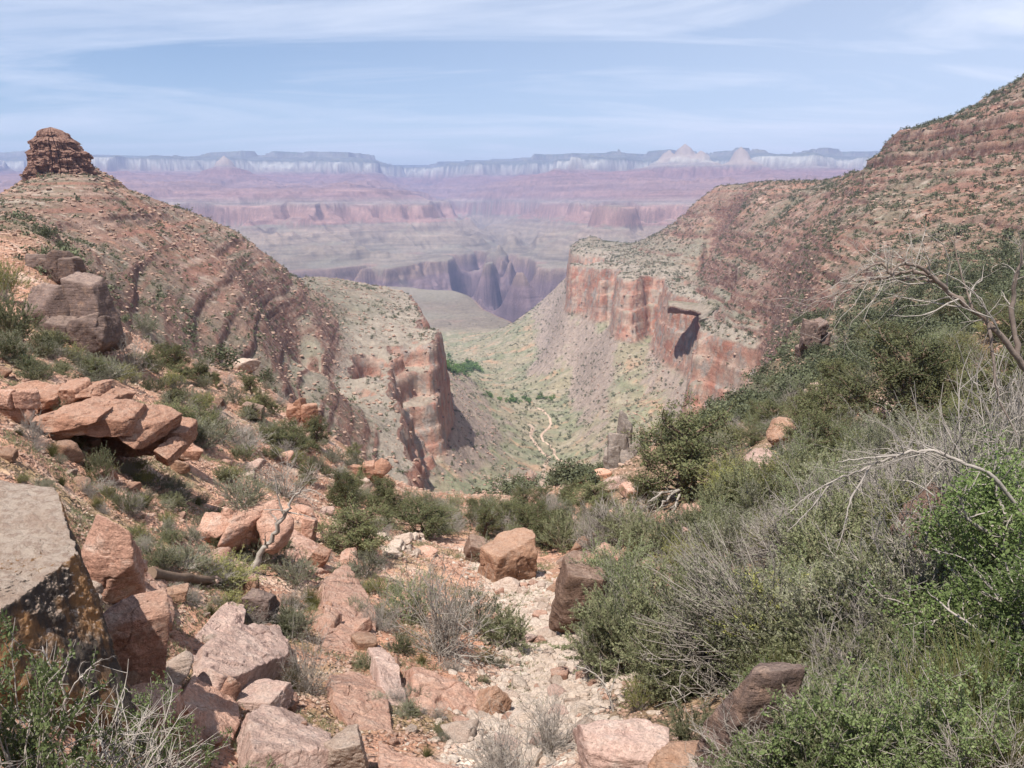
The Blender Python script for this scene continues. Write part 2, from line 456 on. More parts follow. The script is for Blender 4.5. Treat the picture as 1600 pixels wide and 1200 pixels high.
def seg_dist(X, Y, pts):
    d = np.full(np.shape(X), 1e9)
    for a, b in zip(pts[:-1], pts[1:]):
        ax, ay, bx, by = a[0], a[1], b[0], b[1]
        t_ = np.clip(((X - ax) * (bx - ax) + (Y - ay) * (by - ay)) / ((bx - ax) ** 2 + (by - ay) ** 2 + 1e-9), 0, 1)
        d = np.minimum(d, np.hypot(X - ax - t_ * (bx - ax), Y - ay - t_ * (by - ay)))
    return d
wd = seg_dist(GX, GY, WASH)
soil_near = lerp3(soil_near, C(.62, .51, .42), 1 - sstep(.9, 1.8, wd + .4 * n3 + .5 * pn2(GX, GY, 110)))
hill = lerp3(C(.235, .15, .115), C(.18, .145, .105), sstep(-.3, .3, n1 + .6 * n2))
hill = lerp3(hill, C(.27, .15, .105), sstep(.0, .5, pn2(GX / 60, GY / 60, 88) + .6 * n3))
hill = lerp3(hill, C(.14, .135, .09), sstep(.05, .45, .5 * pn2(GX / 33, GY / 33, 106) + .5 * pn2(GX / 8, GY / 8, 107) + .5 * pn2(GX / 3, GY / 3, 111)) * .55)
hill = lerp3(hill, C(.37, .30, .245), sstep(.22, .5, pn2(GX / 12, GY / 12, 89) + .7 * pn2(GX / 4, GY / 4, 90)) * .65)
bz = GZ + 1.0 * pn2(GX / 160, GY / 160, 51) + .6 * n2
b1 = pn2(bz / 2.6, GX / 520 + GY / 900, 113); b2 = pn2(bz / 6.5 + 40, GX / 700 - GY / 800, 114)
patch = sstep(-.25, .25, pn2(GX / 150, GY / 150, 115) + .5 * pn2(GX / 40, GY / 40, 116)) * sstep(ZTOP + 4, ZTOP + 45, GS + 14 * n1)
hill = lerp3(hill, C(.255, .125, .092), sstep(.10, .30, b1 + .5 * b2) * .75 * patch)
hill = lerp3(hill, C(.36, .255, .205), sstep(.12, .34, -b1 - .4 * b2) * .55 * patch)
rockm = sstep(.85, 1.3, SL) * (GS > ZTOP - 1)
# brink of the cliff: grey limestone, green-grey scree flats just above
hgt = GS - ZTOP
lime = (1 - sstep(3, 16, np.abs(hgt - 2) + 14 * n2))
flat = (1 - sstep(15, 60, np.abs(hgt - 22) + 30 * n1)) * (GY > 250)
hill = lerp3(hill, C(.205, .19, .145), flat * .7 * (1 - sstep(.6, 1.0, SL)))
hill = lerp3(hill, C(.31, .26, .21), lime * .7 * (GY > 250))
inc = (GS < ZTOP - .3) & (GS > SBOT) & (GY > 250)
val = lerp3(C(.25, .215, .145), C(.19, .19, .12), sstep(-.3, .3, n1 + .7 * n2))
val = lerp3(val, C(.36, .235, .155), sstep(.2, .5, pn2(GX / 45, GY / 45, 97) + .4 * n3) * .8)
val = lerp3(val, C(.31, .265, .20), sstep(.0, .5, pn2(GX / 26, GY / 26, 98) + .6 * pn2(GX / 9, GY / 9, 108)) * .6)
val = lerp3(val, C(.28, .22, .18), sstep(.55, .95, SL))
below = sstep(SBOT + 1, SBOT - 6, GS) * (GY > 250)
ALB = lerp3(hill, val, below)
kn = sstep(95, 170, GY + 60 * n2 + 25 * n3)
ALB = lerp3(soil_near, ALB, kn)
# right-hand near slope carries more leaf litter and green
ALB = lerp3(ALB, C(.17, .135, .08), sstep(.04, .16, GX / GY + .10 * n3) * (1 - sstep(240, 420, GY)) * .72)
# far beds
zz = GZ + 10 * pn2(GX / 400, GY / 400, 99) + 4 * pn2(GX / 90, GY / 90, 100)
kc = [(-900, (.14, .09, .095)), (-470, (.18, .11, .105)), (-458, (.21, .13, .10)), (-398, (.23, .145, .11)), (-390, (.17, .155, .115)), (-330, (.185, .165, .12)),
      (-250, (.215, .185, .135)), (-198, (.21, .17, .13)), (-190, (.27, .145, .115)), (-60, (.29, .165, .13)), (-40, (.24, .175, .145)), (20, (.235, .13, .115)),
      (60, (.26, .145, .12)), (110, (.20, .115, .105)), (160, (.26, .145, .12)), (230, (.22, .12, .105)), (330, (.235, .12, .10)), (385, (.21, .14, .12)), (392, (.25, .19, .155)), (445, (.26, .20, .165)), (455, (.37, .32, .26)),
      (548, (.39, .34, .28)), (558, (.125, .125, .10)), (676, (.145, .14, .115)), (682, (.21, .185, .155)), (765, (.18, .165, .135)), (775, (.10, .12, .08)), (900, (.085, .105, .07))]
kz = [k[0] for k in kc]
far = np.stack([np.interp(zz, kz, [k[1][c] for k in kc]) for c in range(3)], -1)
mauve = sstep(-215, -190, zz) + sstep(-392, -400, zz)
far[..., 0] *= 1.04 - .14 * mauve; far[..., 1] *= .94 + .06 * mauve; far[..., 2] *= .97 + .08 * mauve
MASK = np.stack([inc * sstep(.5, .9, SL), rockm * kn * (GY < 2600), 0 * GZ], -1)
far = far * (1 + .34 * pn2(GX / 400, GZ / 22 + GY / 1800, 101) + .5 * pn2(GX / 700, GZ / 9 + GY / 2500, 112) + .2 * pn2(GX / 60, GY / 60, 102))[..., None]
far = lerp3(far, C(.20, .185, .14), sstep(.0, .4, pn2(GX / 330, GY / 330, 103)) * (1 - sstep(.5, .9, SL)) * .5 * sstep(-30, -60, zz))
far = lerp3(far, C(.17, .17, .12), sstep(.05, .35, pn2(GX / 120, GY / 160, 104)) * sstep(560, 600, zz) * .7)
tem = np.zeros_like(GZ)
for px, Y0 in ((1058, 11000), (1144, 10600), (366, 10500)):
    x0 = (px - 800) / FPX * Y0
    tem = np.maximum(tem, 1 - sstep(260, 420, np.sqrt((GX - x0) ** 2 + (GY - Y0) ** 2)))
far = lerp3(far, C(.33, .26, .205), tem * sstep(395, 420, zz) * .85)
ALB = lerp3(ALB, far, sstep(2300, 2480, GY))
grain = 1 + .22 * pn2(GX / (GY * .004 + .02), np.log(GY) / .012, 105)
ALB = np.clip(ALB * grain[..., None], .02, .8)

# --------- materials
def newmat(name):
    m = bpy.data.materials.new(name)
    m.use_nodes = True
    t = m.node_tree
    for n in list(t.nodes):
        t.nodes.remove(n)
    out = N(t, 'ShaderNodeOutputMaterial')
    b = N(t, 'ShaderNodeBsdfPrincipled', Roughness=.92)
    b.inputs['Specular IOR Level'].default_value = .15
    L(t, b.outputs[0], out.inputs['Surface'])
    return m, t, b
def ground_material():
    m, t, b = newmat('ground_rock')
    at = N(t, 'ShaderNodeVertexColor'); at.layer_name = 'albedo'
    g = N(t, 'ShaderNodeNewGeometry')
    n1 = N(t, 'ShaderNodeTexNoise', Scale=3.5, Detail=6.0, Roughness=.7)
    n2 = N(t, 'ShaderNodeTexNoise', Scale=.11, Detail=7.0, Roughness=.7)
    L(t, g.outputs['Position'], n1.inputs['Vector']); L(t, g.outputs['Position'], n2.inputs['Vector'])
    r1 = N(t, 'ShaderNodeMapRange'); r1.inputs['From Min'].default_value = .3; r1.inputs['From Max'].default_value = .7
    r1.inputs['To Min'].default_value = .72; r1.inputs['To Max'].default_value = 1.28
    L(t, n1.outputs['Fac'], r1.inputs['Value'])
    r2 = N(t, 'ShaderNodeMapRange'); r2.inputs['From Min'].default_value = .3; r2.inputs['From Max'].default_value = .7
    r2.inputs['To Min'].default_value = .74; r2.inputs['To Max'].default_value = 1.26
    L(t, n2.outputs['Fac'], r2.inputs['Value'])
    mm = N(t, 'ShaderNodeMath', operation='MULTIPLY'); L(t, r1.outputs[0], mm.inputs[0]); L(t, r2.outputs[0], mm.inputs[1])
    mk = N(t, 'ShaderNodeVertexColor'); mk.layer_name = 'mask'
    ms = N(t, 'ShaderNodeSeparateXYZ'); L(t, mk.outputs['Color'], ms.inputs[0])
    def nz(scale, detail, lo, hi, vec=(1, 1, 1), off=0., amt=1.):
        mp_ = N(t, 'ShaderNodeMapping'); mp_.inputs['Scale'].default_value = vec; mp_.inputs['Location'].default_value = (off, off, off)
        L(t, g.outputs['Position'], mp_.inputs[0])
        n_ = N(t, 'ShaderNodeTexNoise', Scale=scale, Detail=detail, Roughness=.66); L(t, mp_.outputs[0], n_.inputs['Vector'])
        r_ = N(t, 'ShaderNodeMapRange'); r_.inputs['From Min'].default_value = lo; r_.inputs['From Max'].default_value = hi; r_.inputs['To Max'].default_value = amt
        L(t, n_.outputs['Fac'], r_.inputs['Value'])
        return r_.outputs[0]
    def mx(f, a, b_):
        m_ = N(t, 'ShaderNodeMix', data_type='RGBA'); L(t, f, m_.inputs['Factor'])
        for s_, v in (('A', a), ('B', b_)):
            if hasattr(v, 'links'): L(t, v, m_.inputs[s_])
            else: m_.inputs[s_].default_value = (*v, 1)
        return m_.outputs['Result']
    cl = mx(nz(.045, 9, .42, .6), (.34, .18, .13), (.38, .28, .22))
    cl = mx(nz(.022, 6, .5, .62, (1, 1, 1.3), 31), cl, (.32, .145, .10))
    cl = mx(nz(.075, 10, .50, .60, (1, 1, .7), 57, .9), cl, (.27, .235, .205))
    cl = mx(nz(.30, 6, .50, .62, (.05, .05, 1), 11, .35), cl, (.22, .13, .10))
    cl = mx(nz(.16, 6, .56, .64, (1, 1, .12), 83, .45), cl, (.20, .15, .125))
    rk = mx(nz(.55, 6, .42, .58, (.04, .04, 1), 5), (.20, .108, .08), (.11, .062, .05))
    rk = mx(nz(.15, 8, .5, .62, (1, 1, 1.4), 41, .7), rk, (.31, .23, .18))
    base = mx(ms.outputs['Y'], at.outputs['Color'], rk)
    base = mx(ms.outputs['X'], base, cl)
    vm_ = N(t, 'ShaderNodeVectorMath', operation='SCALE')
    L(t, base, vm_.inputs[0]); L(t, mm.outputs[0], vm_.inputs['Scale'])
    L(t, vm_.outputs[0], b.inputs['Base Color'])
    bp = N(t, 'ShaderNodeBump', Strength=.9, Distance=.06); L(t, n1.outputs['Fac'], bp.inputs['Height'])
    bp2 = N(t, 'ShaderNodeBump', Strength=.9, Distance=2.2); L(t, n2.outputs['Fac'], bp2.inputs['Height']); L(t, bp.outputs[0], bp2.inputs['Normal'])
    n3_ = N(t, 'ShaderNodeTexNoise', Scale=.035, Detail=9.0, Roughness=.72)
    L(t, g.outputs['Position'], n3_.inputs['Vector'])
    bp3 = N(t, 'ShaderNodeBump', Strength=.6, Distance=9.0); L(t, n3_.outputs['Fac'], bp3.inputs['Height']); L(t, bp2.outputs[0], bp3.inputs['Normal'])
    L(t, bp3.outputs[0], b.inputs['Normal'])
    return m
M_GROUND = ground_material()

def mesh_obj(name, V, F, mat, parent=None, smooth=True, colors=None, mask=None):
    """V (n,3); F (m,k) int array or list of such arrays"""
    me = bpy.data.meshes.new(name)
    Fs = F if isinstance(F, list) else [F]
    Fs = [np.asarray(f) for f in Fs if len(f)]
    me.vertices.add(len(V)); me.vertices.foreach_set('co', np.asarray(V, np.float32).ravel())
    loops = np.concatenate([f.ravel() for f in Fs]).astype(np.int32)
    tot = np.concatenate([np.full(len(f), f.shape[1]) for f in Fs]).astype(np.int32)
    st = np.r_[0, np.cumsum(tot)[:-1]].astype(np.int32)
    me.loops.add(len(loops)); me.loops.foreach_set('vertex_index', loops)
    me.polygons.add(len(tot)); me.polygons.foreach_set('loop_start', st); me.polygons.foreach_set('loop_total', tot)
    me.polygons.foreach_set('use_smooth', np.full(len(tot), smooth))
    if colors is not None:
        ca_ = me.color_attributes.new('albedo', 'FLOAT_COLOR', 'POINT')
        cc = np.ones((len(V), 4), np.float32); cc[:, :3] = colors
        ca_.data.foreach_set('color', cc.ravel())
    if mask is not None:
        ca_ = me.color_attributes.new('mask', 'FLOAT_COLOR', 'POINT')
        cc = np.ones((len(V), 4), np.float32); cc[:, :3] = mask
        ca_.data.foreach_set('color', cc.ravel())
    me.update(calc_edges=True)
    me.validate()
    if mat: me.materials.append(mat)
    o = bpy.data.objects.new(name, me)
    COL.objects.link(o)
    if parent: o.parent = parent
    return o

# --------- cut the sheet into the ground of the gully, two hills, valley floor, far walls
REG = np.zeros(GZ.shape, np.int8)
far_m = GY > 3900
flo = (~far_m) & (((GS < SBOT + 1) & (GY > 250)) | (GY > 2400))
ri = (~far_m) & (~flo) & (GX > -.02 * GY) & (GY > 130)
le = (~far_m) & (~flo) & (~ri) & (GY > 110)
REG[far_m] = 4; REG[flo] = 3; REG[ri] = 2; REG[le] = 1
vid = np.arange(NC * NR).reshape(NC, NR)
quads = np.stack([vid[:-1, :-1], vid[1:, :-1], vid[1:, 1:], vid[:-1, 1:]], -1)
fr_ = REG[:-1, :-1]
VERT = np.stack([GX, GY, GZ], -1).reshape(-1, 3); COLR = ALB.reshape(-1, 3); MSKR = MASK.reshape(-1, 3)
for k, nm, lab, cat in ((0, 'ground', 'stony orange ground of the gully in the foreground', 'ground'), (1, 'hill_left', 'stepped red hillside on the left running out to a cliff', 'hill'),
                        (2, 'hill_right', 'long scrubby red hillside on the right with rock ledges', 'hill'), (3, 'canyon_floor', 'pale green valley floor between the two red cliffs', 'ground'),
                        (4, 'canyon_wall', 'far hazy canyon wall of red and white beds under the rim', 'hill')):
    q = quads[fr_ == k].reshape(-1, 4)
    used, inv = np.unique(q, return_inverse=True)
    o = mesh_obj(nm, VERT[used], inv.reshape(-1, 4), M_GROUND, colors=COLR[used], mask=MSKR[used])
    tag(o, lab, cat, kind='structure')

# ================================================================== shape helpers
_ICO = {}
def ico(sub):
    if sub not in _ICO:
        ph = (1 + 5 ** .5) / 2
        v = [(-1, ph, 0), (1, ph, 0), (-1, -ph, 0), (1, -ph, 0), (0, -1, ph), (0, 1, ph), (0, -1, -ph), (0, 1, -ph), (ph, 0, -1), (ph, 0, 1), (-ph, 0, -1), (-ph, 0, 1)]
        f = [(0, 11, 5), (0, 5, 1), (0, 1, 7), (0, 7, 10), (0, 10, 11), (1, 5, 9), (5, 11, 4), (11, 10, 2), (10, 7, 6), (7, 1, 8), (3, 9, 4), (3, 4, 2), (3, 2, 6), (3, 6, 8), (3, 8, 9), (4, 9, 5), (2, 4, 11), (6, 2, 10), (8, 6, 7), (9, 8, 1)]
        V = np.array(v, float); V /= np.linalg.norm(V, axis=1)[:, None]; F = np.array(f)
        for _ in range(sub):
            e = np.sort(np.concatenate([F[:, [0, 1]], F[:, [1, 2]], F[:, [2, 0]]]), 1)
            ue, inv = np.unique(e, axis=0, return_inverse=True); inv = inv.ravel()
            m = V[ue].mean(1); m /= np.linalg.norm(m, axis=1)[:, None]
            n = len(F); a, b, c = inv[:n] + len(V), inv[n:2 * n] + len(V), inv[2 * n:] + len(V)
            F = np.concatenate([np.c_[F[:, 0], a, c], np.c_[a, F[:, 1], b], np.c_[c, b, F[:, 2]], np.c_[a, b, c]])
            V = np.concatenate([V, m])
        _ICO[sub] = (V, F)
    return _ICO[sub]
def rotm(yaw=0, tx=0, ty=0):
    cz, sz = math.cos(yaw), math.sin(yaw); cx, sx_ = math.cos(tx), math.sin(tx); c2, s2 = math.cos(ty), math.sin(ty)
    return np.array([[cz, -sz, 0], [sz, cz, 0], [0, 0, 1]]) @ np.array([[c2, 0, s2], [0, 1, 0], [-s2, 0, c2]]) @ np.array([[1, 0, 0], [0, cx, -sx_], [0, sx_, cx]])
def rock_geo(seed, dims, style='block', sub=4, rough=1.0):
    """a stone: a ball cut by planes, rounded along its edges, then weathered; about dims across"""
    r = np.random.RandomState(seed)
    D, F = ico(sub)
    if style in ('block', 'slab', 'layer'):
        nr = [np.eye(3)[k] * s_ for k in range(3) for s_ in (1, -1)]
        nr = np.array(nr) + r.randn(6, 3) * .13; dist = np.full(6, .76) + r.rand(6) * .1
        ex = r.randn(7, 3); nr = np.concatenate([nr, ex]); dist = np.r_[dist, .84 + r.rand(7) * .22]; p = 46.
    elif style == 'ang':
        nr = r.randn(13, 3); dist = .66 + r.rand(13) * .3; p = 50.
    else:
        nr = r.randn(18, 3); dist = .78 + r.rand(18) * .2; p = 26.
    nr = nr / np.linalg.norm(nr, axis=1)[:, None]
    k = np.maximum(D @ nr.T, 0) / dist
    rad = ((k ** p).sum(1) + .55 ** p) ** (-1 / p)
    V = D * rad[:, None]
    dims = np.array(dims, float)
    Vw = V * dims / 2
    sz = dims.mean()
    n = fbm3(Vw / sz * 3.2, 5, seed % 50) * .020 + (.5 - np.abs(fbm3(Vw / sz * 2.6, 4, seed % 50 + 9))) * .028 + fbm3(Vw / sz * 9, 4, seed % 50 + 15) * .013
    if style == 'layer':
        zt = Vw[:, 2] / (sz * .085) + .7 * fbm3(Vw / sz * 2.5, 2, seed % 50 + 20)
        n = n + .045 * (np.abs((zt % 1) - .5) - .25) + .05 * vn3(np.c_[Vw[:, :2] / sz * 2.5, np.floor(zt)], seed % 50 + 4)
    # a few cracks
    cr_ = np.abs(fbm3(Vw / sz * 1.6, 2, seed % 50 + 31))
    n = n - .03 * np.exp(-(cr_ / .022) ** 2)
    Vw = Vw + D * (n * sz * rough)[:, None]
    return Vw, F
class MB:
    """collects pieces and links them as one mesh object"""
    def __init__(s): s.V = []; s.F3 = []; s.F4 = []; s.n = 0
    def add(s, V, F):
        V = np.asarray(V, float); F = np.asarray(F)
        (s.F3 if F.shape[1] == 3 else s.F4).append(F + s.n)
        s.V.append(V); s.n += len(V)
    def arrays(s):
        return np.concatenate(s.V), [np.concatenate(x) for x in (s.F3, s.F4) if x]
    def build(s, name, mat, parent=None, smooth=True):
        V, F = s.arrays()
        return mesh_obj(name, V, F, mat, parent, smooth)
def tube(mb, P, R, sides=4, cap=True):
    P = np.asarray(P, float); n = len(P)
    T_ = np.gradient(P, axis=0); T_ /= np.linalg.norm(T_, axis=1)[:, None] + 1e-9
    ref = np.array([0.3, 0.2, 1.0]) if abs(T_[0, 2]) < .8 else np.array([1.0, .2, .1])
    A = np.cross(T_, ref); A /= np.linalg.norm(A, axis=1)[:, None] + 1e-9
    B = np.cross(T_, A)
    an = np.arange(sides) * 2 * PI / sides
    R = np.asarray(R, float)
    V = P[:, None] + (A[:, None] * np.cos(an)[None, :, None] + B[:, None] * np.sin(an)[None, :, None]) * R[:, None, None]
    i = np.arange(n - 1)[:, None] * sides; j = np.arange(sides)[None]
    F = np.stack([i + j, i + (j + 1) % sides, i + sides + (j + 1) % sides, i + sides + j], -1).reshape(-1, 4)
    mb.add(V.reshape(-1, 3), F)
def leaves(mb, Pc, size, r, aspect=.45, up=.3, dirs=None, jit=1.0):
    """diamond-shaped leaves at points Pc"""
    n = len(Pc)
    if n == 0: return
    d = r.randn(n, 3) * jit
    if dirs is not None: d = d * .6 + dirs
    d[:, 2] += up
    d /= np.linalg.norm(d, axis=1)[:, None] + 1e-9
    e = r.randn(n, 3); e -= (e * d).sum(1)[:, None] * d; e /= np.linalg.norm(e, axis=1)[:, None] + 1e-9
    L_ = (size * (.6 + .8 * r.rand(n)))[:, None]
    a = Pc; b = Pc + d * L_ * .5 + e * L_ * aspect * .5; c = Pc + d * L_; f = Pc + d * L_ * .5 - e * L_ * aspect * .5
    V = np.stack([a, b, c, f], 1).reshape(-1, 3)
    mb.add(V, np.arange(n * 4).reshape(n, 4))
def grow(r, base, d, length, segs, wander=.25, up=0.0, gravity=0.0):
    P = [np.array(base, float)]; d = np.array(d, float); d /= np.linalg.norm(d)
    st = length / segs
    for k in range(segs):
        d = d + r.randn(3) * wander; d[2] += up - gravity * (k / segs)
        d /= np.linalg.norm(d)
        P.append(P[-1] + d * st)
    return np.array(P)

# ================================================================== materials
def noise_ramp(t, coord, scale, detail, rough, lo, hi, a=0., b=1.):
    n = N(t, 'ShaderNodeTexNoise', Scale=scale, Detail=detail, Roughness=rough)
    L(t, coord, n.inputs['Vector'])
    m = N(t, 'ShaderNodeMapRange'); m.inputs['From Min'].default_value = lo; m.inputs['From Max'].default_value = hi
    m.inputs['To Min'].default_value = a; m.inputs['To Max'].default_value = b
    L(t, n.outputs['Fac'], m.inputs['Value'])
    return m.outputs[0], n.outputs['Fac']
def mixc(t, fac, a, b):
    m = N(t, 'ShaderNodeMix', data_type='RGBA')
    if hasattr(fac, 'links'): L(t, fac, m.inputs['Factor'])
    else: m.inputs['Factor'].default_value = fac
    for s_, v in (('A', a), ('B', b)):
        if hasattr(v, 'links'): L(t, v, m.inputs[s_])
        else: m.inputs[s_].default_value = (*v, 1)
    return m.outputs['Result']
def rock_mat(name, c1, c2, stain, k=1.0, stain_amt=.7, bump=.05):
    m, t, b = newmat(name)
    tc = N(t, 'ShaderNodeTexCoord'); oi = N(t, 'ShaderNodeObjectInfo')
    off = N(t, 'ShaderNodeVectorMath', operation='ADD')
    sc = N(t, 'ShaderNodeMath', operation='MULTIPLY'); sc.inputs[1].default_value = 50.; L(t, oi.outputs['Random'], sc.inputs[0])
    L(t, tc.outputs['Object'], off.inputs[0]); L(t, sc.outputs[0], off.inputs[1])
    co = off.outputs[0]
    f1, _ = noise_ramp(t, co, 1.6 * k, 6, .65, .35, .65)
    f2, _ = noise_ramp(t, co, 2.7 * k, 8, .7, .52, .66, 0, stain_amt)
    f3, h3 = noise_ramp(t, co, 22 * k, 5, .7, .3, .7, .70, 1.25)
    col = mixc(t, f1, c1, c2); col = mixc(t, f2, col, stain)
    mpb = N(t, 'ShaderNodeMapping'); mpb.inputs['Scale'].default_value = (.25, .25, 4.5); mpb.inputs['Rotation'].default_value = (.12, .1, 0); L(t, co, mpb.inputs[0])
    f6, h6 = noise_ramp(t, mpb.outputs[0], 2.2 * k, 6, .6, .42, .62, 0, .5)
    col = mixc(t, f6, col, tuple(v * .66 for v in c2))
    gn = N(t, 'ShaderNodeNewGeometry'); gz = N(t, 'ShaderNodeSeparateXYZ'); L(t, gn.outputs['Normal'], gz.inputs[0])
    f7, h7 = noise_ramp(t, co, 5 * k, 6, .7, .35, .6)
    du = N(t, 'ShaderNodeMapRange'); du.inputs['From Min'].default_value = .55; du.inputs['From Max'].default_value = .95; du.inputs['To Max'].default_value = .55; L(t, gz.outputs['Z'], du.inputs['Value'])
    dm = N(t, 'ShaderNodeMath', operation='MULTIPLY'); L(t, du.outputs[0], dm.inputs[0]); L(t, f7, dm.inputs[1])
    col = mixc(t, dm.outputs[0], col, tuple(.5 * (a_ + b_) for a_, b_ in zip(c1, (.52, .40, .32))))
    vv = N(t, 'ShaderNodeMapRange'); vv.inputs['To Min'].default_value = .85; vv.inputs['To Max'].default_value = 1.15; L(t, oi.outputs['Random'], vv.inputs['Value'])
    mm = N(t, 'ShaderNodeMath', operation='MULTIPLY'); L(t, f3, mm.inputs[0]); L(t, vv.outputs[0], mm.inputs[1])
    sc2 = N(t, 'ShaderNodeVectorMath', operation='SCALE'); L(t, col, sc2.inputs[0]); L(t, mm.outputs[0], sc2.inputs['Scale'])
    L(t, sc2.outputs[0], b.inputs['Base Color'])
    bp = N(t, 'ShaderNodeBump', Strength=.9, Distance=bump); L(t, h3, bp.inputs['Height'])
    bq = N(t, 'ShaderNodeBump', Strength=.8, Distance=bump * 3.2); L(t, h7, bq.inputs['Height']); L(t, bp.outputs[0], bq.inputs['Normal'])
    br_ = N(t, 'ShaderNodeBump', Strength=.6, Distance=bump * 2.5); L(t, h6, br_.inputs['Height']); L(t, bq.outputs[0], br_.inputs['Normal'])
    L(t, br_.outputs[0], b.inputs['Normal'])
    return m
MR = {
 'pink': rock_mat('pink_sandstone', (.54, .33, .245), (.46, .25, .18), (.66, .52, .43)),
 'red': rock_mat('red_sandstone', (.48, .265, .18), (.38, .195, .13), (.55, .40, .31), stain_amt=.6),
 'pale': rock_mat('pale_sandstone', (.53, .42, .345), (.46, .33, .26), (.58, .50, .43)),
 'rose': rock_mat('rose_sandstone', (.56, .40, .335), (.48, .315, .26), (.62, .50, .43)),
 'brown': rock_mat('brown_sandstone', (.24, .155, .115), (.19, .115, .085), (.31, .22, .17)),
 'orange': rock_mat('orange_sandstone', (.40, .235, .155), (.31, .175, .115), (.38, .29, .23), stain_amt=.6),
 'dark': rock_mat('dark_varnished_rock', (.20, .14, .12), (.15, .105, .09), (.34, .22, .16), stain_amt=.8),
 'grey': rock_mat('grey_limestone', (.26, .22, .19), (.20, .165, .145), (.36, .27, .20), stain_amt=.6),
 'butte': rock_mat('butte_sandstone', (.34, .19, .14), (.26, .14, .105), (.40, .29, .225), k=.25, stain_amt=.6, bump=.5),
 'scree': rock_mat('loose_stone', (.54, .365, .28), (.46, .27, .19), (.64, .53, .42), k=.8),
 'cream': rock_mat('cream_stone', (.66, .55, .43), (.58, .44, .33), (.72, .63, .52), k=.8),
 'gravel': rock_mat('pale_wash_stone', (.64, .53, .44), (.56, .43, .34), (.70, .62, .54), k=.8),
 'rubble': rock_mat('hillside_rubble', (.36, .25, .19), (.30, .18, .13), (.45, .37, .30), k=.05),
}
def pale_boulder_mat():
    # weathered crust: cream pitted top bed over an orange body with near-black lichen sheets
    m, t, b = newmat('lichened_boulder')
    tc = N(t, 'ShaderNodeTexCoord'); co = tc.outputs['Object']
    sp = N(t, 'ShaderNodeSeparateXYZ'); L(t, co, sp.inputs[0])
    f1, _ = noise_ramp(t, co, 9, 8, .75, .44, .58)
    top = mixc(t, f1, (.62, .50, .405), (.44, .32, .25))
    f5, _ = noise_ramp(t, co, 1.8, 5, .6, .5, .62, 0, .6)
    top = mixc(t, f5, top, (.46, .32, .24))
    mpv = N(t, 'ShaderNodeMapping'); mpv.inputs['Scale'].default_value = (1, 1, .35); L(t, co, mpv.inputs[0])
    f2, _ = noise_ramp(t, mpv.outputs[0], 1.5, 7, .6, .47, .55)
    body = mixc(t, f2, (.46, .245, .11), (.11, .09, .078))
    f4, _ = noise_ramp(t, co, 14, 5, .7, .45, .7, 0, .5)
    body = mixc(t, f4, body, (.20, .15, .11))
    ge = N(t, 'ShaderNodeTexCoord'); gs = N(t, 'ShaderNodeNewGeometry'); gsp = N(t, 'ShaderNodeSeparateXYZ'); L(t, gs.outputs['True Normal'], gsp.inputs[0])
    nz = N(t, 'ShaderNodeMapRange'); nz.inputs['From Min'].default_value = .58; nz.inputs['From Max'].default_value = .76; L(t, gsp.outputs['Z'], nz.inputs['Value'])
    col = mixc(t, nz.outputs[0], body, top)
    L(t, col, b.inputs['Base Color'])
    _, h = noise_ramp(t, co, 9, 10, .78, 0, 1)
    bp = N(t, 'ShaderNodeBump', Strength=1., Distance=.16); L(t, h, bp.inputs['Height']); L(t, bp.outputs[0], b.inputs['Normal'])
    return m
MR['lichen'] = pale_boulder_mat()
def leaf_mat(name, c1, c2, c3, trans=.25, var=.9):
    m, t, b = newmat(name)
    g = N(t, 'ShaderNodeNewGeometry'); oi = N(t, 'ShaderNodeObjectInfo'); tc = N(t, 'ShaderNodeTexCoord')
    f1, _ = noise_ramp(t, tc.outputs['Object'], 3.0, 3, .6, .35, .65)
    col = mixc(t, f1, c1, c2)
    rm = N(t, 'ShaderNodeMapRange'); rm.inputs['From Min'].default_value = .6; rm.inputs['From Max'].default_value = 1.; L(t, g.outputs['Random Per Island'], rm.inputs['Value'])
    col = mixc(t, rm.outputs[0], col, c3)
    vv = N(t, 'ShaderNodeMapRange'); vv.inputs['To Min'].default_value = 1 - var * .4; vv.inputs['To Max'].default_value = 1 + var * .4; L(t, oi.outputs['Random'], vv.inputs['Value'])
    sc2 = N(t, 'ShaderNodeVectorMath', operation='SCALE'); L(t, col, sc2.inputs[0]); L(t, vv.outputs[0], sc2.inputs['Scale'])
    L(t, sc2.outputs[0], b.inputs['Base Color']); b.inputs['Roughness'].default_value = .7
    tr = N(t, 'ShaderNodeBsdfTranslucent'); L(t, sc2.outputs[0], tr.inputs['Color'])
    mx = N(t, 'ShaderNodeMixShader'); mx.inputs[0].default_value = trans
    L(t, b.outputs[0], mx.inputs[1]); L(t, tr.outputs[0], mx.inputs[2])
    out = [n for n in t.nodes if n.type == 'OUTPUT_MATERIAL'][0]
    L(t, mx.outputs[0], out.inputs['Surface'])
    return m
def bark_mat(name, c1, c2):
    m, t, b = newmat(name)
    tc = N(t, 'ShaderNodeTexCoord')
    f1, h = noise_ramp(t, tc.outputs['Object'], 9, 5, .7, .3, .7)
    L(t, mixc(t, f1, c1, c2), b.inputs['Base Color'])
    bp = N(t, 'ShaderNodeBump', Strength=.6, Distance=.02); L(t, h, bp.inputs['Height']); L(t, bp.outputs[0], b.inputs['Normal'])
    return m
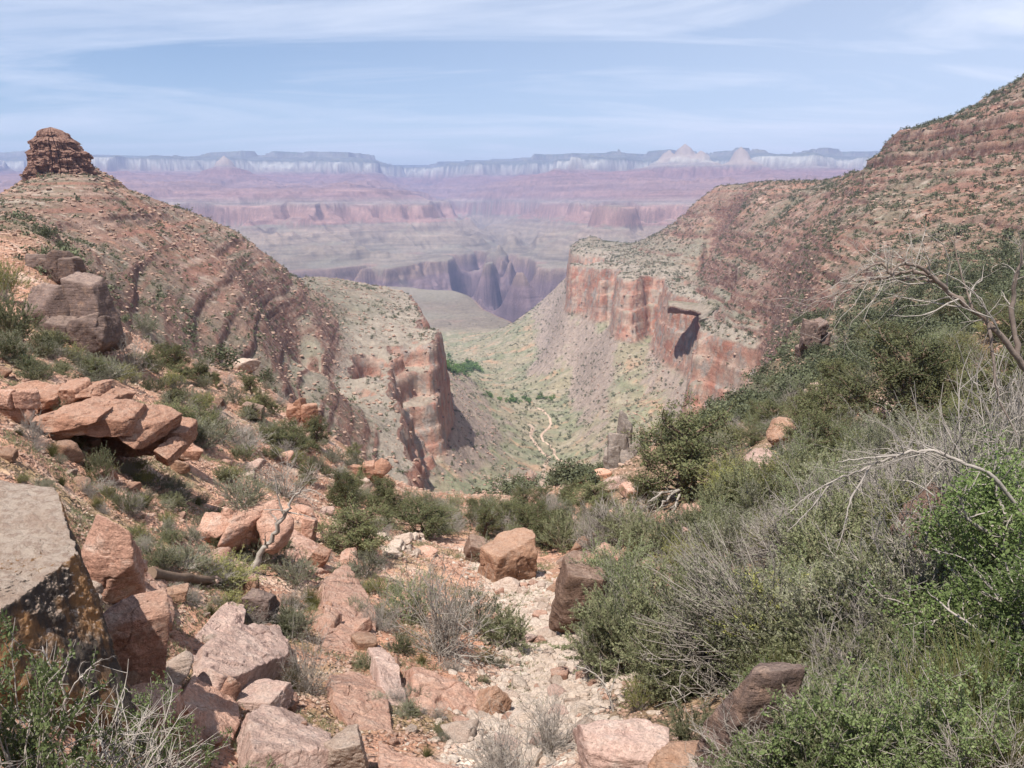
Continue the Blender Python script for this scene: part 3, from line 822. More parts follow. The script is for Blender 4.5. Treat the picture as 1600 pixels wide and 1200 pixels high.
ML = {
 'sage': leaf_mat('grey_green_leaf', (.225, .225, .145), (.175, .18, .11), (.29, .28, .20)),
 'green': leaf_mat('mid_green_leaf', (.185, .19, .10), (.14, .152, .078), (.24, .24, .14)),
 'yellow': leaf_mat('yellow_green_leaf', (.24, .235, .075), (.19, .20, .065), (.32, .30, .12)),
 'juniper': leaf_mat('olive_juniper_leaf', (.125, .13, .06), (.09, .10, .045), (.18, .175, .085), trans=.12),
 'bright': leaf_mat('bright_green_leaf', (.115, .155, .05), (.085, .12, .04), (.165, .20, .08), trans=.3),
 'pale': leaf_mat('pale_green_leaf', (.21, .235, .12), (.17, .20, .09), (.28, .29, .17), trans=.3),
 'scrub': leaf_mat('dark_scrub_leaf', (.10, .108, .062), (.078, .09, .05), (.13, .135, .08), trans=.1),
 'thorn': leaf_mat('thorn_bush_leaf', (.16, .20, .08), (.12, .16, .06), (.22, .25, .12), trans=.3),
 'scrub_pale': leaf_mat('grey_scrub_leaf', (.17, .165, .11), (.14, .14, .09), (.22, .21, .15), trans=.1),
 'grass': leaf_mat('grass_blade', (.17, .19, .06), (.13, .15, .05), (.27, .24, .12)),
 'wiry': leaf_mat('wiry_olive_stem', (.13, .13, .045), (.10, .105, .04), (.19, .165, .075)),
 'yucca': leaf_mat('yucca_blade', (.20, .235, .13), (.17, .20, .11), (.30, .29, .17)),
 'cotton': leaf_mat('cottonwood_leaf', (.12, .19, .06), (.10, .165, .05), (.16, .23, .08)),
}
MB_ = {
 'grey': bark_mat('weathered_grey_twig', (.36, .32, .28), (.26, .225, .195)),
 'pale': bark_mat('bleached_twig', (.50, .45, .40), (.38, .33, .29)),
 'brown': bark_mat('brown_bark', (.20, .14, .10), (.13, .09, .065)),
 'dark_grey': bark_mat('dark_grey_bark', (.22, .17, .14), (.13, .10, .085)),
 'dun': bark_mat('dun_stem', (.30, .25, .18), (.22, .18, .13)),
}

# ================================================================== placing
def zdepth(P): return P[1] * CP - P[2] * SP
def at(px, py, Y):
    u, v = uv_of(px, py)
    return Vector((u * Y, Y, v * Y))
def empty(name, loc, label, cat, group=None, yaw=0.0, scale=(1, 1, 1)):
    o = bpy.data.objects.new(name, None); COL.objects.link(o)
    o.location = loc; o.rotation_euler = (0, 0, yaw); o.scale = scale; o.empty_display_size = .2
    return tag(o, label, cat, group)
def copy_tree(o, parent=None):
    c = o.copy(); COL.objects.link(c)
    if parent is not None: c.parent = parent
    for ch in o.children: copy_tree(ch, c)
    return c
_usedrun = np.maximum.accumulate(GZ / GY, axis=1)
def seen(X, Y, Z, tol=.004):
    """is the point in front of everything nearer on the ground sheet?"""
    u = X / Y
    j = np.clip(np.searchsorted(us, u), 0, NC - 1)
    k = np.clip(np.searchsorted(GY[0], Y) - 2, 0, NR - 1)
    return Z / Y >= _usedrun[j, k] - tol

# ================================================================== butte on the left skyline
def make_butte():
    na, nz = 420, 190
    Yb = 478.0
    px2m = zdepth((0, Yb, 20)) / FPX
    A, Hh = np.meshgrid(np.arange(na) * 2 * PI / na, np.linspace(0, 1, nz), indexing='ij')
    zpx = Hh * 82            # photo pixels up from 20 below the visible foot
    half = .95 * np.interp(zpx, [0, 20, 34, 44, 48, 60, 66, 74, 79, 82], [52, 46, 44, 43.5, 37, 34, 25, 20, 12, 2])
    cx = np.interp(zpx, [0, 20, 45, 60, 80], [96, 95, 94, 91, 87])
    zm_ = zpx * px2m
    lay = np.floor((zm_ + 1.6 * np.sin(zm_ * .9)) / 2.3 + 1.2 * pn2(A * 2, zm_ * 0, 5))
    Pn = np.stack([np.cos(A) * 2.4, np.sin(A) * 2.4, lay * .73], -1).reshape(-1, 3)
    blk = (vn3(Pn, 3) * .07 + vn3(Pn * np.array([3, 3, 1.0]), 4) * .085 + vn3(Pn * np.array([7, 7, 1.0]), 14) * .04).reshape(A.shape)
    lay2 = np.floor(zm_ / 4.2 + .35 * pn2(A * 3, zm_ * 0, 6))
    seg = np.floor(A / (2 * PI) * 17 + 1.9 * lay2 + .5 * pn2(A * 4, lay2, 7))
    hs = _perm[(_perm[(seg.astype(int) % 17 + 40) & 4095] + lay2.astype(int)) & 4095] / 4096.0 - .5
    seg3 = np.floor(A / (2 * PI) * 43 + 2.3 * lay); hs3 = _perm[(_perm[(seg3.astype(int) % 43 + 90) & 4095] + lay.astype(int)) & 4095] / 4096.0 - .5
    blk = blk * .15 + hs * .20 + hs3 * .12
    fine = fbm3(np.stack([np.cos(A) * 5, np.sin(A) * 5, zm_ * .5], -1).reshape(-1, 3), 4, 6).reshape(A.shape) * .075
    crack = np.abs(vn3(np.stack([np.cos(A) * 4, np.sin(A) * 4, zm_ * .06], -1).reshape(-1, 3), 9)).reshape(A.shape)
    rr = half * px2m * (1 + blk + fine - .22 * np.exp(-(crack / .06) ** 2))
    base = at(95, 264, Yb)
    zoff = 20 * px2m
    V = np.stack([base.x + (cx - 95) * px2m + rr * np.cos(A), Yb + rr * np.sin(A) * 1.15, base.z - zoff + zm_ + .25 * pn2(A * 5, zm_, 8)], -1).reshape(-1, 3)
    idx = np.arange(na * nz).reshape(na, nz)
    nx = np.roll(idx, -1, 0)
    F = np.stack([idx[:, :-1], nx[:, :-1], nx[:, 1:], idx[:, 1:]], -1).reshape(-1, 4)
    mb = MB(); mb.add(V, F)
    cap = idx[:, -1]
    V2 = np.r_[V[cap], [V[cap].mean(0) + np.array([0, 0, .3])]]
    mb.add(V2, np.array([(k, (k + 1) % na, na) for k in range(na)]))
    tag(mb.build('butte', MR['butte'], smooth=False), 'red layered butte standing up on the left skyline', 'butte', kind='structure')
make_butte()

# ================================================================== foreground stones, each placed on the ground it lies on
def stone(name, label, x0, y0, x1, y1, mat, style='block', seed=1, yaw=0., tx=0., ty=0., deep=.9, sub=5, sink=.18, cat='boulder', group=None, rough=1.0, flat=None, dist=None, parent=None):
    """box in the photo that the stone fills; it rests on the ground seen at its lower edge"""
    xc = (x0 + x1) / 2
    g = hit(min(max(xc, -60), 1660), min(y1, 1290)) if dist is None else None
    if g is None:
        Yg = dist; g = at(xc, y1, Yg)
    zc_ = zdepth(g)
    w = (x1 - x0) * zc_ / FPX; ha = (y1 - y0) * zc_ / FPX
    dp = w * deep
    a = math.atan2(-uv_of(xc, y1)[1], 1)
    h = max((ha - dp * .8 * math.sin(a)) / math.cos(a), ha * .45) if flat is None else ha * flat
    V, F = rock_geo(seed, (w * 1.08, dp * 1.08, h * (1 + sink) * 1.08), style, sub, rough)
    R = rotm(yaw, tx, ty)
    o = mesh_obj(name, V @ R.T, F, MR[mat])
    cy_ = g.y + dp * .42; cx_ = uv_of(xc, (y0 + y1) / 2)[0] * cy_
    zg = hz(cx_, cy_) if dist is None else g.z
    # keep the visible top at the photo's row
    zt = uv_of(xc, y0)[1] * (cy_ + dp * .25)
    zc2 = min(zg + h * .55, zt - h * .5) if zt - h * .5 > zg - h * .2 else zg + h * .3
    o.location = (cx_, cy_, zc2)
    tag(o, label, cat, group)
    return o
def plate(label, poly, mat, h, seed, name='rock_outcrop', cat='outcrop', bevel=.35, rough=1.0):
    """bedrock slab: outline on the ground, real thickness, weathered"""
    pts = np.array([hit(*q) for q in poly]); c = pts.mean(0)
    A_ = np.c_[pts[:, :2] - c[:2], np.ones(len(pts))]
    co = np.linalg.lstsq(A_, pts[:, 2] - c[2], rcond=None)[0]
    n = np.array([-co[0], -co[1], 1.0]); n /= np.linalg.norm(n)
    q = pts - c; q = q - (q @ n)[:, None] * n
    U, Sg, Vt = np.linalg.svd(q, full_matrices=False)
    ax, ay = Vt[0], np.cross(n, Vt[0])
    ea, eb = np.abs(q @ ax).max(), np.abs(q @ ay).max()
    D, F = ico(6)
    D = D[:, :1] * ax * ea + D[:, 1:2] * ay * eb + D[:, 2:] * n * max(h * 1.5, eb * .5)
    D /= np.linalg.norm(D, axis=1)[:, None]
    r = np.random.RandomState(seed)
    h = h * .72
    nr = [n + r.randn(3) * .06, n + r.randn(3) * .16, n + r.randn(3) * .2]; ds_ = [h, h * 1.12, h * 1.2]
    for a, b in zip(q, np.roll(q, -1, 0)):
        m = np.cross(b - a, n); m /= np.linalg.norm(m) + 1e-9
        if m @ (a + b) < 0: m = -m
        m = m + n * bevel * r.rand(); m /= np.linalg.norm(m)
        nr.append(m); ds_.append(max(m @ (a + b) / 2, .05))
    nr.append(-n); ds_.append(max(.5, eb * .4))
    nr = np.array([v / np.linalg.norm(v) for v in nr])
    k = np.maximum(D @ nr.T, 0) / np.array(ds_)
    V = D * (((k ** 40).sum(1)) ** (-1 / 40))[:, None]
    sz = max(eb, h * 2)
    nn_ = fbm3(V / sz * 1.6, 5, seed % 40) * .05 * rough + (.45 - np.abs(fbm3(V / sz * 1.3, 4, seed % 40 + 7))) * .09 * rough
    cr_ = np.abs(fbm3(V / sz * 1.1, 2, seed % 40 + 3)); nn_ -= .07 * np.exp(-(cr_ / .025) ** 2)
    V = V + n * (nn_ * sz)[:, None] + D * (fbm3(V / sz * 5, 3, 8) * .018 * sz)[:, None]
    o = mesh_obj(name, V, F, MR[mat]); o.location = c
    return tag(o, label, cat)
def cluster(label, x0, y0, x1, y1, mat, seed, n=9, over=0., deep=.6, name='rock_outcrop', cat='outcrop', tilt=.0, dist=None, style='block', sink=.12, rows=None):
    """broken outcrop: interlocking blocks of one ledge, joined in one mesh"""
    xc = (x0 + x1) / 2
    g = hit(min(max(xc, -40), 1640), min(y1, 1290)) if dist is None else at(xc, y1, dist)
    k = zdepth(g) / FPX; w = (x1 - x0) * k; h = (y1 - y0) * k * .92; d = w * deep
    r = np.random.RandomState(seed); mb = MB()
    rows = rows or max(2, int(round(n ** .5))); per = int(math.ceil(n / rows))
    for a in range(rows):
        zf = (a + .5) / rows
        for b in range(per):
            xf = (b + .5 + r.randn() * .18) / per - .5
            bw = w / per * r.uniform(1.2, 2.1); bh = h / rows * r.uniform(1.2, 1.8); bd = d * r.uniform(.6, 1.0)
            V, F = rock_geo(seed * 17 + a * 10 + b, (bw, bd, bh), style if r.rand() < .7 else 'ang', 4)
            V = V @ rotm(r.randn() * .25, r.randn() * .08, tilt + r.randn() * .10).T
            top = h * (1 - .35 * abs(xf) * r.rand()) / h
            V += np.array([xf * w * .92, d * .45 - over * d * zf + r.randn() * d * .07 + (0 if over == 0 else .25 * d * (zf < .4)), zf * h * top - sink * h + .02 * h])
            V[:, 2] += -math.sin(tilt) * xf * w
            mb.add(V, F)
    o = mb.build(name, MR[mat]); o.location = g
    return tag(o, label, cat)
STONES = [
 # name, label, x0, y0, x1, y1, material, style, seed, opts
 ('boulder', 'pink rounded boulder half hidden right behind the big pale lichened block', 122, 826, 222, 948, 'pink', 'round', 3, dict(deep=.8)),
 ('boulder', 'pink sharp-edged block below the lichened block with a dark right face', 148, 926, 256, 1060, 'pink', 'block', 8, dict(yaw=.45, deep=.8, tx=.15)),
 ('boulder', 'low pink stone with a pale top beside the leafy bush at lower left', 182, 1062, 284, 1128, 'pink', 'block', 21, dict(yaw=.3)),
 ('boulder', 'small dark red stone touching the pale-topped stone at lower left', 252, 1082, 288, 1120, 'red', 'ang', 22, {}),
 ('rock', 'flat orange stone lying just below the fallen log', 250, 912, 295, 940, 'orange', 'block', 23, dict(yaw=.3)),
 ('boulder', 'grey-brown tilted boulder with deep shade under its right end', 382, 918, 432, 975, 'dark', 'ang', 25, dict(yaw=.5)),
 ('boulder', 'squarish rose block below the split slab with a dark right face', 366, 1058, 452, 1120, 'rose', 'block', 27, dict(yaw=-.3)),
 ('boulder', 'smooth flat pale pink block at the bottom edge beside the rounded one', 505, 1136, 576, 1216, 'pale', 'block', 29, dict(yaw=.2)),
 ('boulder', 'orange wedge-shaped boulder at the left edge of the dry wash', 736, 1070, 796, 1120, 'orange', 'ang', 34, {}),
 ('boulder', 'big orange-brown cracked boulder sitting above the dry wash', 750, 832, 840, 912, 'orange', 'block', 35, dict(yaw=.3, ty=-.15, deep=.8)),
 ('boulder', 'brown slanting slab leaning behind the cracked orange boulder', 724, 836, 772, 880, 'brown', 'block', 36, dict(ty=.5)),
 ('boulder', 'pale round stone in front of the cracked orange boulder', 777, 897, 812, 928, 'pale', 'round', 37, {}),
 ('boulder', 'large dark brown boulder at the right edge of the dry wash', 866, 876, 948, 992, 'brown', 'block', 38, dict(yaw=.2, deep=.85, ty=.1)),
 ('rock', 'small broken brown stone perched behind the large dark brown boulder', 886, 854, 936, 882, 'brown', 'ang', 39, {}),
 ('boulder', 'big grey-brown flat-topped boulder at the bottom edge right of centre', 898, 1114, 1052, 1235, 'rose', 'block', 40, dict(yaw=-.2, deep=.8)),
 ('rock_outcrop', 'low tan bedrock between the flat-topped boulder and the white stone', 1010, 1140, 1130, 1225, 'orange', 'round', 41, {}),
 ('rock', 'upright white stone leaning on the flat-topped boulder', 982, 1150, 1028, 1205, 'pale', 'block', 42, dict(ty=.35)),
 ('rock', 'rounded white stone at the bottom edge beside the dark slab', 1056, 1170, 1126, 1220, 'pale', 'round', 43, {}),
 ('boulder', 'tall dark brown slab leaning among green bushes at the bottom', 1120, 1036, 1216, 1225, 'dark', 'block', 44, dict(ty=.38, deep=.6, yaw=.2)),
 ('rock', 'small pale stone at the bottom edge right of the dark slab', 1262, 1182, 1308, 1215, 'pale', 'block', 45, {}),
 ('boulder', 'upright wedge of red rock beside the hollow ledge', 470, 806, 494, 846, 'pink', 'block', 52, dict(ty=.2)),
 ('boulder', 'pale-edged dark wedge lying on the trail of red soil in mid slope', 484, 856, 512, 892, 'red', 'block', 53, dict(ty=.4)),
 ('rock', 'tan boulder standing out on the grey hillside behind the left slope', 365, 556, 402, 582, 'pale', 'round', 54, {}),
 ('rock', 'brown stone with a dark right side on the left slope', 334, 622, 354, 644, 'brown', 'ang', 55, {}),
 ('boulder', 'brown flat boulder with a shaded front on the left slope', 378, 632, 414, 658, 'brown', 'block', 56, dict(ty=.3)),
 ('boulder', 'orange boulder glowing among green brush on the right slope', 1198, 660, 1252, 695, 'orange', 'round', 59, {}),
 ('boulder', 'pale pink boulder in the brush left of the orange one', 1164, 706, 1218, 752, 'rose', 'round', 60, {}),
 ('boulder', 'large brown boulder behind the bright leafy tree on the right', 1392, 784, 1512, 900, 'brown', 'round', 61, dict(deep=.8)),
 ('boulder', 'lower brown boulder under the leafy tree on the right', 1400, 885, 1545, 975, 'brown', 'round', 62, dict(deep=.7)),
 ('boulder', 'brown round boulder nearly buried by brush on the mid right slope', 1372, 520, 1400, 548, 'orange', 'ang', 64, {}),
 ('rock', 'white boulder on top of the pale stone pile', 616, 831, 646, 852, 'pale', 'round', 65, {}),
 ('rock', 'long tan stone right of the pale stone pile', 652, 848, 684, 866, 'pink', 'round', 66, {}),
 ('rock', 'reddish-brown round stone left of the long red rib', 380, 908, 406, 938, 'orange', 'round', 67, {}),
 ('rock', 'orange rounded stone resting beside the top of the long red rib', 486, 950, 512, 972, 'orange', 'round', 68, {}),
 ('rock', 'orange stone above the rounded stone beside the long red rib', 478, 926, 502, 944, 'red', 'round', 69, {}),
 ('rock', 'cream-coloured lumpy stone on the bare red slope at left', 270, 762, 290, 782, 'pale', 'round', 70, {}),
 ('boulder', 'tan rock ledge above the cracked boulder in the gully', 876, 800, 904, 815, 'pink', 'block', 71, {}),
 ('rock', 'flat grey stone lying on the pale top of the big lichened block', 40, 888, 64, 902, 'grey', 'slab', 72, {}),
]
for nm, lab, x0, y0, x1, y1, mt, stl, sd_, op in STONES[:-1]:
    stone(nm, lab, x0, y0, x1, y1, mt, stl, sd_, cat='outcrop' if nm == 'rock_outcrop' else ('boulder' if nm == 'boulder' else 'stone'), **op)

plate('long red-brown bedrock rib running down the slope left of the pale rib', [(497, 912), (532, 896), (560, 935), (586, 975), (588, 1015), (570, 1050), (540, 1058), (512, 1030), (498, 980)], 'pink', .34, 201)
plate('smooth orange bedrock slab directly below the long red-brown rib', [(540, 1052), (578, 1062), (602, 1095), (618, 1158), (556, 1150), (515, 1105), (508, 1068)], 'pink', .24, 202)
plate('narrow pale streaked rib of bedrock between two orange slabs', [(575, 992), (592, 1002), (612, 1050), (634, 1100), (632, 1130), (610, 1135), (588, 1085), (573, 1030)], 'rose', .42, 203)
plate('broad smooth orange bedrock slab left of the dry wash', [(612, 1012), (652, 1012), (704, 1032), (745, 1085), (762, 1168), (704, 1192), (652, 1150), (634, 1080)], 'pink', .38, 204, rough=.7)
plate('pink bedrock slab at the foot of the broad orange slab by the bottom edge', [(590, 1160), (650, 1165), (720, 1205), (740, 1255), (590, 1255)], 'pink', .18, 205)
plate('rose slab with a dark cut right end left of the grey bush', [(300, 1000), (335, 958), (372, 952), (378, 985), (345, 1008)], 'rose', .32, 206, 'boulder', 'boulder')
plate('long pale pink split slab with a black cut at its right end', [(296, 1060), (306, 1020), (368, 986), (428, 984), (446, 1010), (438, 1056), (384, 1092), (330, 1094)], 'rose', .42, 207, 'boulder', 'boulder')
plate('flat pink bedrock shelf left of the squarish rose block', [(262, 1120), (290, 1070), (365, 1080), (372, 1140), (345, 1190), (285, 1190)], 'pink', .14, 208)
plate('large smooth pale pink boulder at the bottom edge left of centre', [(372, 1140), (410, 1112), (470, 1120), (514, 1150), (512, 1215), (376, 1220)], 'rose', .36, 209, 'boulder', 'boulder')
plate('low red shelf of rock on the bare slope below the hollow ledge', [(440, 820), (480, 800), (500, 850), (520, 890), (480, 900), (446, 870)], 'pink', .25, 210)
plate('pink rock shelf under the round boulder behind the big block', [(210, 900), (250, 880), (270, 960), (262, 1040), (230, 1010)], 'pink', .18, 211)
cluster('dark blocky outcrop jutting from the slope at upper left', 36, 440, 164, 528, 'dark', 46, 3, 0, .6, tilt=-.04, rows=1)
cluster('undercut foot of the dark blocky outcrop at upper left', 50, 500, 170, 540, 'dark', 76, 4, .2, .4, rows=1)
cluster('small dark outcrop just above the big dark outcrop at upper left', 36, 398, 128, 440, 'dark', 47, 4, 0, rows=1)
def overhang():
    g = hit(160, 716); k = zdepth(g) / FPX
    r = np.random.RandomState(48); mb = MB()
    def blk(px, py, wpx, hpx, dm, yoff, seed, tilt, yaw=0., style='block'):
        V, F = rock_geo(seed, (wpx * k, dm, hpx * k), style, 5, 1.2)
        V = V @ rotm(yaw, .05, tilt).T
        V += np.array([(px - 160) * k, yoff, (716 - py) * k * 1.02])
        mb.add(V, F)
    # roof slabs, falling to the right, standing out over the hollow
    for i, (px, py, w, h) in enumerate(((118, 654, 132, 34), (178, 648, 116, 36), (222, 668, 70, 32), (92, 664, 60, 28), (150, 640, 90, 24))):
        blk(px, py, w, h, 2.6 + .5 * r.rand(), .1 + .2 * r.randn(), 481 + i, (-.16, .14, .46, -.2, 0.)[i], r.randn() * .08)
    # back wall and the two ends of the hollow
    for i, (px, py, w, h) in enumerate(((100, 700, 66, 70), (150, 696, 70, 84), (204, 704, 66, 70), (246, 708, 40, 44))):
        blk(px, py, w, h, 1.6, 1.9, 491 + i, .15)
    blk(74, 694, 40, 66, 2.6, .2, 496, .1)
    blk(256, 712, 30, 30, 1.8, .6, 505, .3)
    # broken upper step
    for i, (px, py, w, h) in enumerate(((84, 622, 40, 26), (120, 626, 36, 24), (150, 638, 34, 22), (66, 640, 30, 30))):
        blk(px, py, w, h, 1.6, 1.5, 497 + i, .2 + .1 * r.randn(), r.randn() * .4, 'ang')
    o = mb.build('rock_outcrop', MR['red']); o.location = g
    tag(o, 'red jagged ledge with a black overhang on the left slope', 'outcrop')
overhang()
cluster('small red step of rock above the black overhang', 34, 594, 150, 662, 'red', 49, 8, .5, tilt=.1)
cluster('red stub of rock at the right foot of the black overhang', 240, 696, 300, 722, 'red', 50, 4, .2)
cluster('square red ledge with a hollow below the round grey-green bush', 320, 784, 424, 866, 'pink', 51, 7, .5, .8, rows=2, style='ang')
cluster('orange rock point at the crest of the left slope above the cliff', 450, 626, 492, 668, 'red', 57, 5, .2)
cluster('orange rock lip overlooking the cliff lower on the left crest', 552, 722, 596, 756, 'red', 58, 5, .2)
cluster('dark broken outcrop on the right slope below the arching dead branch', 1254, 492, 1292, 556, 'dark', 63, 8, .2)
cluster('low red ledge on the upper left slope below the dark outcrop', 112, 512, 185, 545, 'red', 73, 6, .2, tilt=-.15)
cluster('broken pink rocks under the olive bush at the left edge', 0, 600, 44, 660, 'pink', 74, 4, .2)
cluster('heap of pink blocks at the left slope between the hollow ledge and the big block', 168, 850, 214, 900, 'pink', 75, 5, .2)
def big_block():
    """the pale-topped block at the left edge: an outline traced at its own distance, extruded and weathered"""
    D, F = ico(7)
    Yc = 7.6
    planes = []
    # built in its own frame: x right, y away, z up, centre near the middle of the visible part
    c = at(20, 960, Yc)
    top = [at(0, 752, 9.3), at(86, 762, 9.2), at(124, 862, 8.0), at(70, 905, 7.2), at(-40, 985, 6.4)]
    P = [np.array(p - c) for p in top]
    def pl(a, b, d_, out):
        n = np.cross(b - a, d_ - a); n /= np.linalg.norm(n)
        if n @ np.array(out) < 0: n = -n
        return n, max(n @ a, .05)
    planes.append(pl(P[0], P[2], P[4], (0, -.2, 1)))
    rt = np.array(at(186, 1040, 7.6) - c); rb = np.array(at(170, 1130, 7.2) - c)
    planes.append(pl(P[1], P[2], np.array(at(186, 1040, 7.9) - c), (1, .2, 0)))
    planes.append(pl(P[2], P[4], np.array(at(120, 1130, 6.9) - c), (.3, -1, -.1)))
    planes += [(np.array((0, 1, .15)) / 1.011, 1.9), (np.array((-1, 0, 0.)), 2.2), (np.array((0, 0, -1.)), 1.9), (np.array((.6, .75, .25)) / .99, 1.62), (np.array((.85, -.5, -.1)) / .99, 1.15)]
    nr = np.array([p[0] / np.linalg.norm(p[0]) for p in planes]); ds_ = np.array([p[1] for p in planes])
    k = np.maximum(D @ nr.T, 0) / ds_
    rad = ((k ** 60).sum(1)) ** (-1 / 60)
    V = D * rad[:, None]
    n = fbm3(V * 1.7, 5, 5) * .035 + fbm3(V * 7, 4, 6) * .020 + fbm3(V * 17, 3, 16) * .010 + (.4 - np.abs(fbm3(V * 3.1, 3, 7))) * .03
    V = V + D * n[:, None]
    o = mesh_obj('boulder', V, F, MR['lichen'])
    o.location = c
    tag(o, 'huge flat pale-topped block with a dark orange lichened face at the left edge', 'boulder')
big_block()

def log_():
    g0 = hit(236, 906); g1 = hit(334, 914)
    r = np.random.RandomState(5)
    P = np.array([g0.lerp(g1, k / 9) + Vector((0, 0, .11)) for k in range(10)]) + r.randn(10, 3) * .012
    mb = MB(); tube(mb, P, np.linspace(.13, .085, 10) * (1 + .1 * r.randn(10)), 10)
    for e, q in ((0, 1), (-1, -1)):
        mb.add(np.r_[mb.V[0].reshape(10, 10, 3)[e], [P[e]]], np.array([(k, (k + 1) % 10, 10) for k in range(10)]))
    tag(mb.build('fallen_log', MB_['brown']), 'short brown fallen log on green grass below the hollow ledge', 'log')
log_()

def pinnacle():
    g = at(975, 742, 108.0)
    mb = MB(); k = zdepth(g) / FPX
    for i, (xo, w, h, yo, ty) in enumerate(((-14, 30, 78, 0, .04), (2, 26, 106, 1.0, .02), (-18, 18, 60, -1.2, .03), (16, 30, 66, .4, -.1), (30, 30, 44, .8, -.15), (4, 34, 46, -1.6, 0), (-20, 24, 40, 1.2, .05), (-2, 16, 92, -.5, .0))):
        V, F = rock_geo(300 + i, (w * k, w * k * 1.1, h * k * 1.25), 'ang' if i % 2 else 'block', 4, 1.3)
        V = V @ rotm(i * .7, 0, ty).T
        V[:, 2] += h * k * .40; V[:, 0] += xo * k; V[:, 1] += yo
        mb.add(V, F)
    o = mb.build('rock_pinnacle', MR['grey'])
    o.location = (g.x, g.y, g.z - .4)
    tag(o, 'jagged dark grey rock pinnacle standing at the edge of the valley', 'pinnacle')
pinnacle()

def alcove_roof():
    # the brink of the right-hand cliff juts out over a deep hollow
    na, nf = 120, 34
    A, Q = np.meshgrid(np.linspace(math.radians(-70), math.radians(82), na), np.linspace(0, 1, nf), indexing='ij')
    edge = .70 + .05 * pn2(A * 3, A * 0, 3) * 2 + .03 * pn2(A * 11, A * 0, 4) * 2 + .35 * sstep(.75, 1.43, np.abs(A - .1))
    f = edge + (1.28 - edge) * Q
    X = 188 + 42 * f * np.cos(A); Y = 925 + 63 * f * np.sin(A)
    Xo = 188 + 42 * 1.3 * np.cos(A); Yo = 925 + 63 * 1.3 * np.sin(A)
    zo, _ = height(Xo, Yo, False); zo = np.maximum(zo, ZTOP)
    top = (ZTOP - 3.5) * (1 - Q) + (zo + .2) * Q + .9 * pn2(X / 9, Y / 9, 5) + .5 * pn2(X / 3, Y / 3, 6)
    bot = top - (2.6 + 13 * Q ** .7 + 1.5 * pn2(X / 8, Y / 8, 7))
    V = np.concatenate([np.stack([X, Y, top], -1).reshape(-1, 3), np.stack([X, Y, bot], -1).reshape(-1, 3)])
    i = np.arange(na * nf).reshape(na, nf); n = na * nf
    F = [np.stack([i[:-1, :-1], i[:-1, 1:], i[1:, 1:], i[1:, :-1]], -1).reshape(-1, 4), np.stack([i[:-1, :-1], i[1:, :-1], i[1:, 1:], i[:-1, 1:]], -1).reshape(-1, 4) + n]
    for e in (i[:, 0], i[0, :], i[-1, :]):
        F.append(np.stack([e[:-1], e[1:], e[1:] + n, e[:-1] + n], -1))
    c = lerp3(C(.25, .205, .16), C(.19, .165, .12), sstep(-.1, .3, Q - .5 + .6 * pn2(X / 7, Y / 7, 8)))
    c = np.concatenate([c.reshape(-1, 3), np.tile(C(.24, .13, .10), (n, 1))])
    o = mesh_obj('cliff_brink', V, np.concatenate(F), M_GROUND, colors=c, mask=np.zeros((2 * n, 3)))
    tag(o, 'grey brink of rock jutting over the dark alcove in the right-hand cliff', 'cliff', kind='structure')
alcove_roof()

# countable loose stones in the wash and on the left slope
def stones_group(n, label, cat, group, mats, sampler, seed, smin, smax, name='rock', style=('round', 'block', 'ang')):
    r = np.random.RandomState(seed)
    protos = []
    for i in range(9):
        V, F = rock_geo(seed * 31 + i, (1, .85 + .3 * r.rand(), .55 + .3 * r.rand()), style[i % len(style)], 3)
        protos.append((V, F))
    mcache = {}
    for i in range(n):
        q = sampler(r)
        if q is None: continue
        P, k = q
        s_ = (smin + (smax - smin) * r.rand() ** 2.2) * k
        pi_ = r.randint(9); mt = mats[r.randint(len(mats))]
        if (pi_, mt) not in mcache:
            o = mesh_obj(name, *protos[pi_], MR[mt]); mcache[(pi_, mt)] = o
        else:
            o = mcache[(pi_, mt)].copy(); COL.objects.link(o)
        o.scale = (s_, s_, s_ * (.8 + .4 * r.rand())); o.rotation_euler = (r.randn() * .2, r.randn() * .2, r.rand() * 6.3)
        o.location = (P.x, P.y, P.z + s_ * .16)
        tag(o, label, cat, group)
def wash_s(r):
    k = r.rand() * (len(WASH) - 1.001); i = int(k); f = k - i
    P = WASH[i].lerp(WASH[i + 1], f); x = P.x + r.randn() * .75; y = P.y + r.randn() * .75
    return Vector((x, y, hz(x, y))), 1.0
stones_group(110, 'pale cobble lying in the dry wash down the middle of the gully', 'stone', 'pale cobbles of the dry wash', ['pale', 'pale', 'rose', 'pink', 'gravel'], wash_s, 11, .16, .6, name='cobble')
def pile_s(r):
    g = hit(596 + r.rand() * 66, 838 + r.rand() * 34)
    return g, 1.0
stones_group(34, 'cream stone in the pale heap left of the gully', 'stone', 'cream stones heaped left of the gully', ['pale', 'gravel'], pile_s, 12, .3, .95, name='heaped_stone')
def left_s(r):
    for _ in range(20):
        px, py = r.rand() * 640, 580 + r.rand() * 600
        if py > 560 + px * .36 - 80:
            g = hit(px, py)
            if g is not None and g.y < 100: return g, (g.y / 18) ** .6
    return None
stones_group(180, 'reddish loose stone scattered on the bare left slope', 'stone', 'loose stones on the left slope', ['pink', 'red', 'rose', 'orange', 'pink', 'pale'], left_s, 13, .14, .75)
def right_s(r):
    for _ in range(20):
        px, py = 850 + r.rand() * 740, 520 + r.rand() * 500
        g = hit(px, py)
        if g is not None and 20 < g.y < 200: return g, (g.y / 30) ** .6
    return None
stones_group(70, 'orange stone showing between the bushes of the right slope', 'stone', 'stones between the bushes on the right', ['orange', 'red', 'pink', 'rose'], right_s, 14, .4, 1.5)

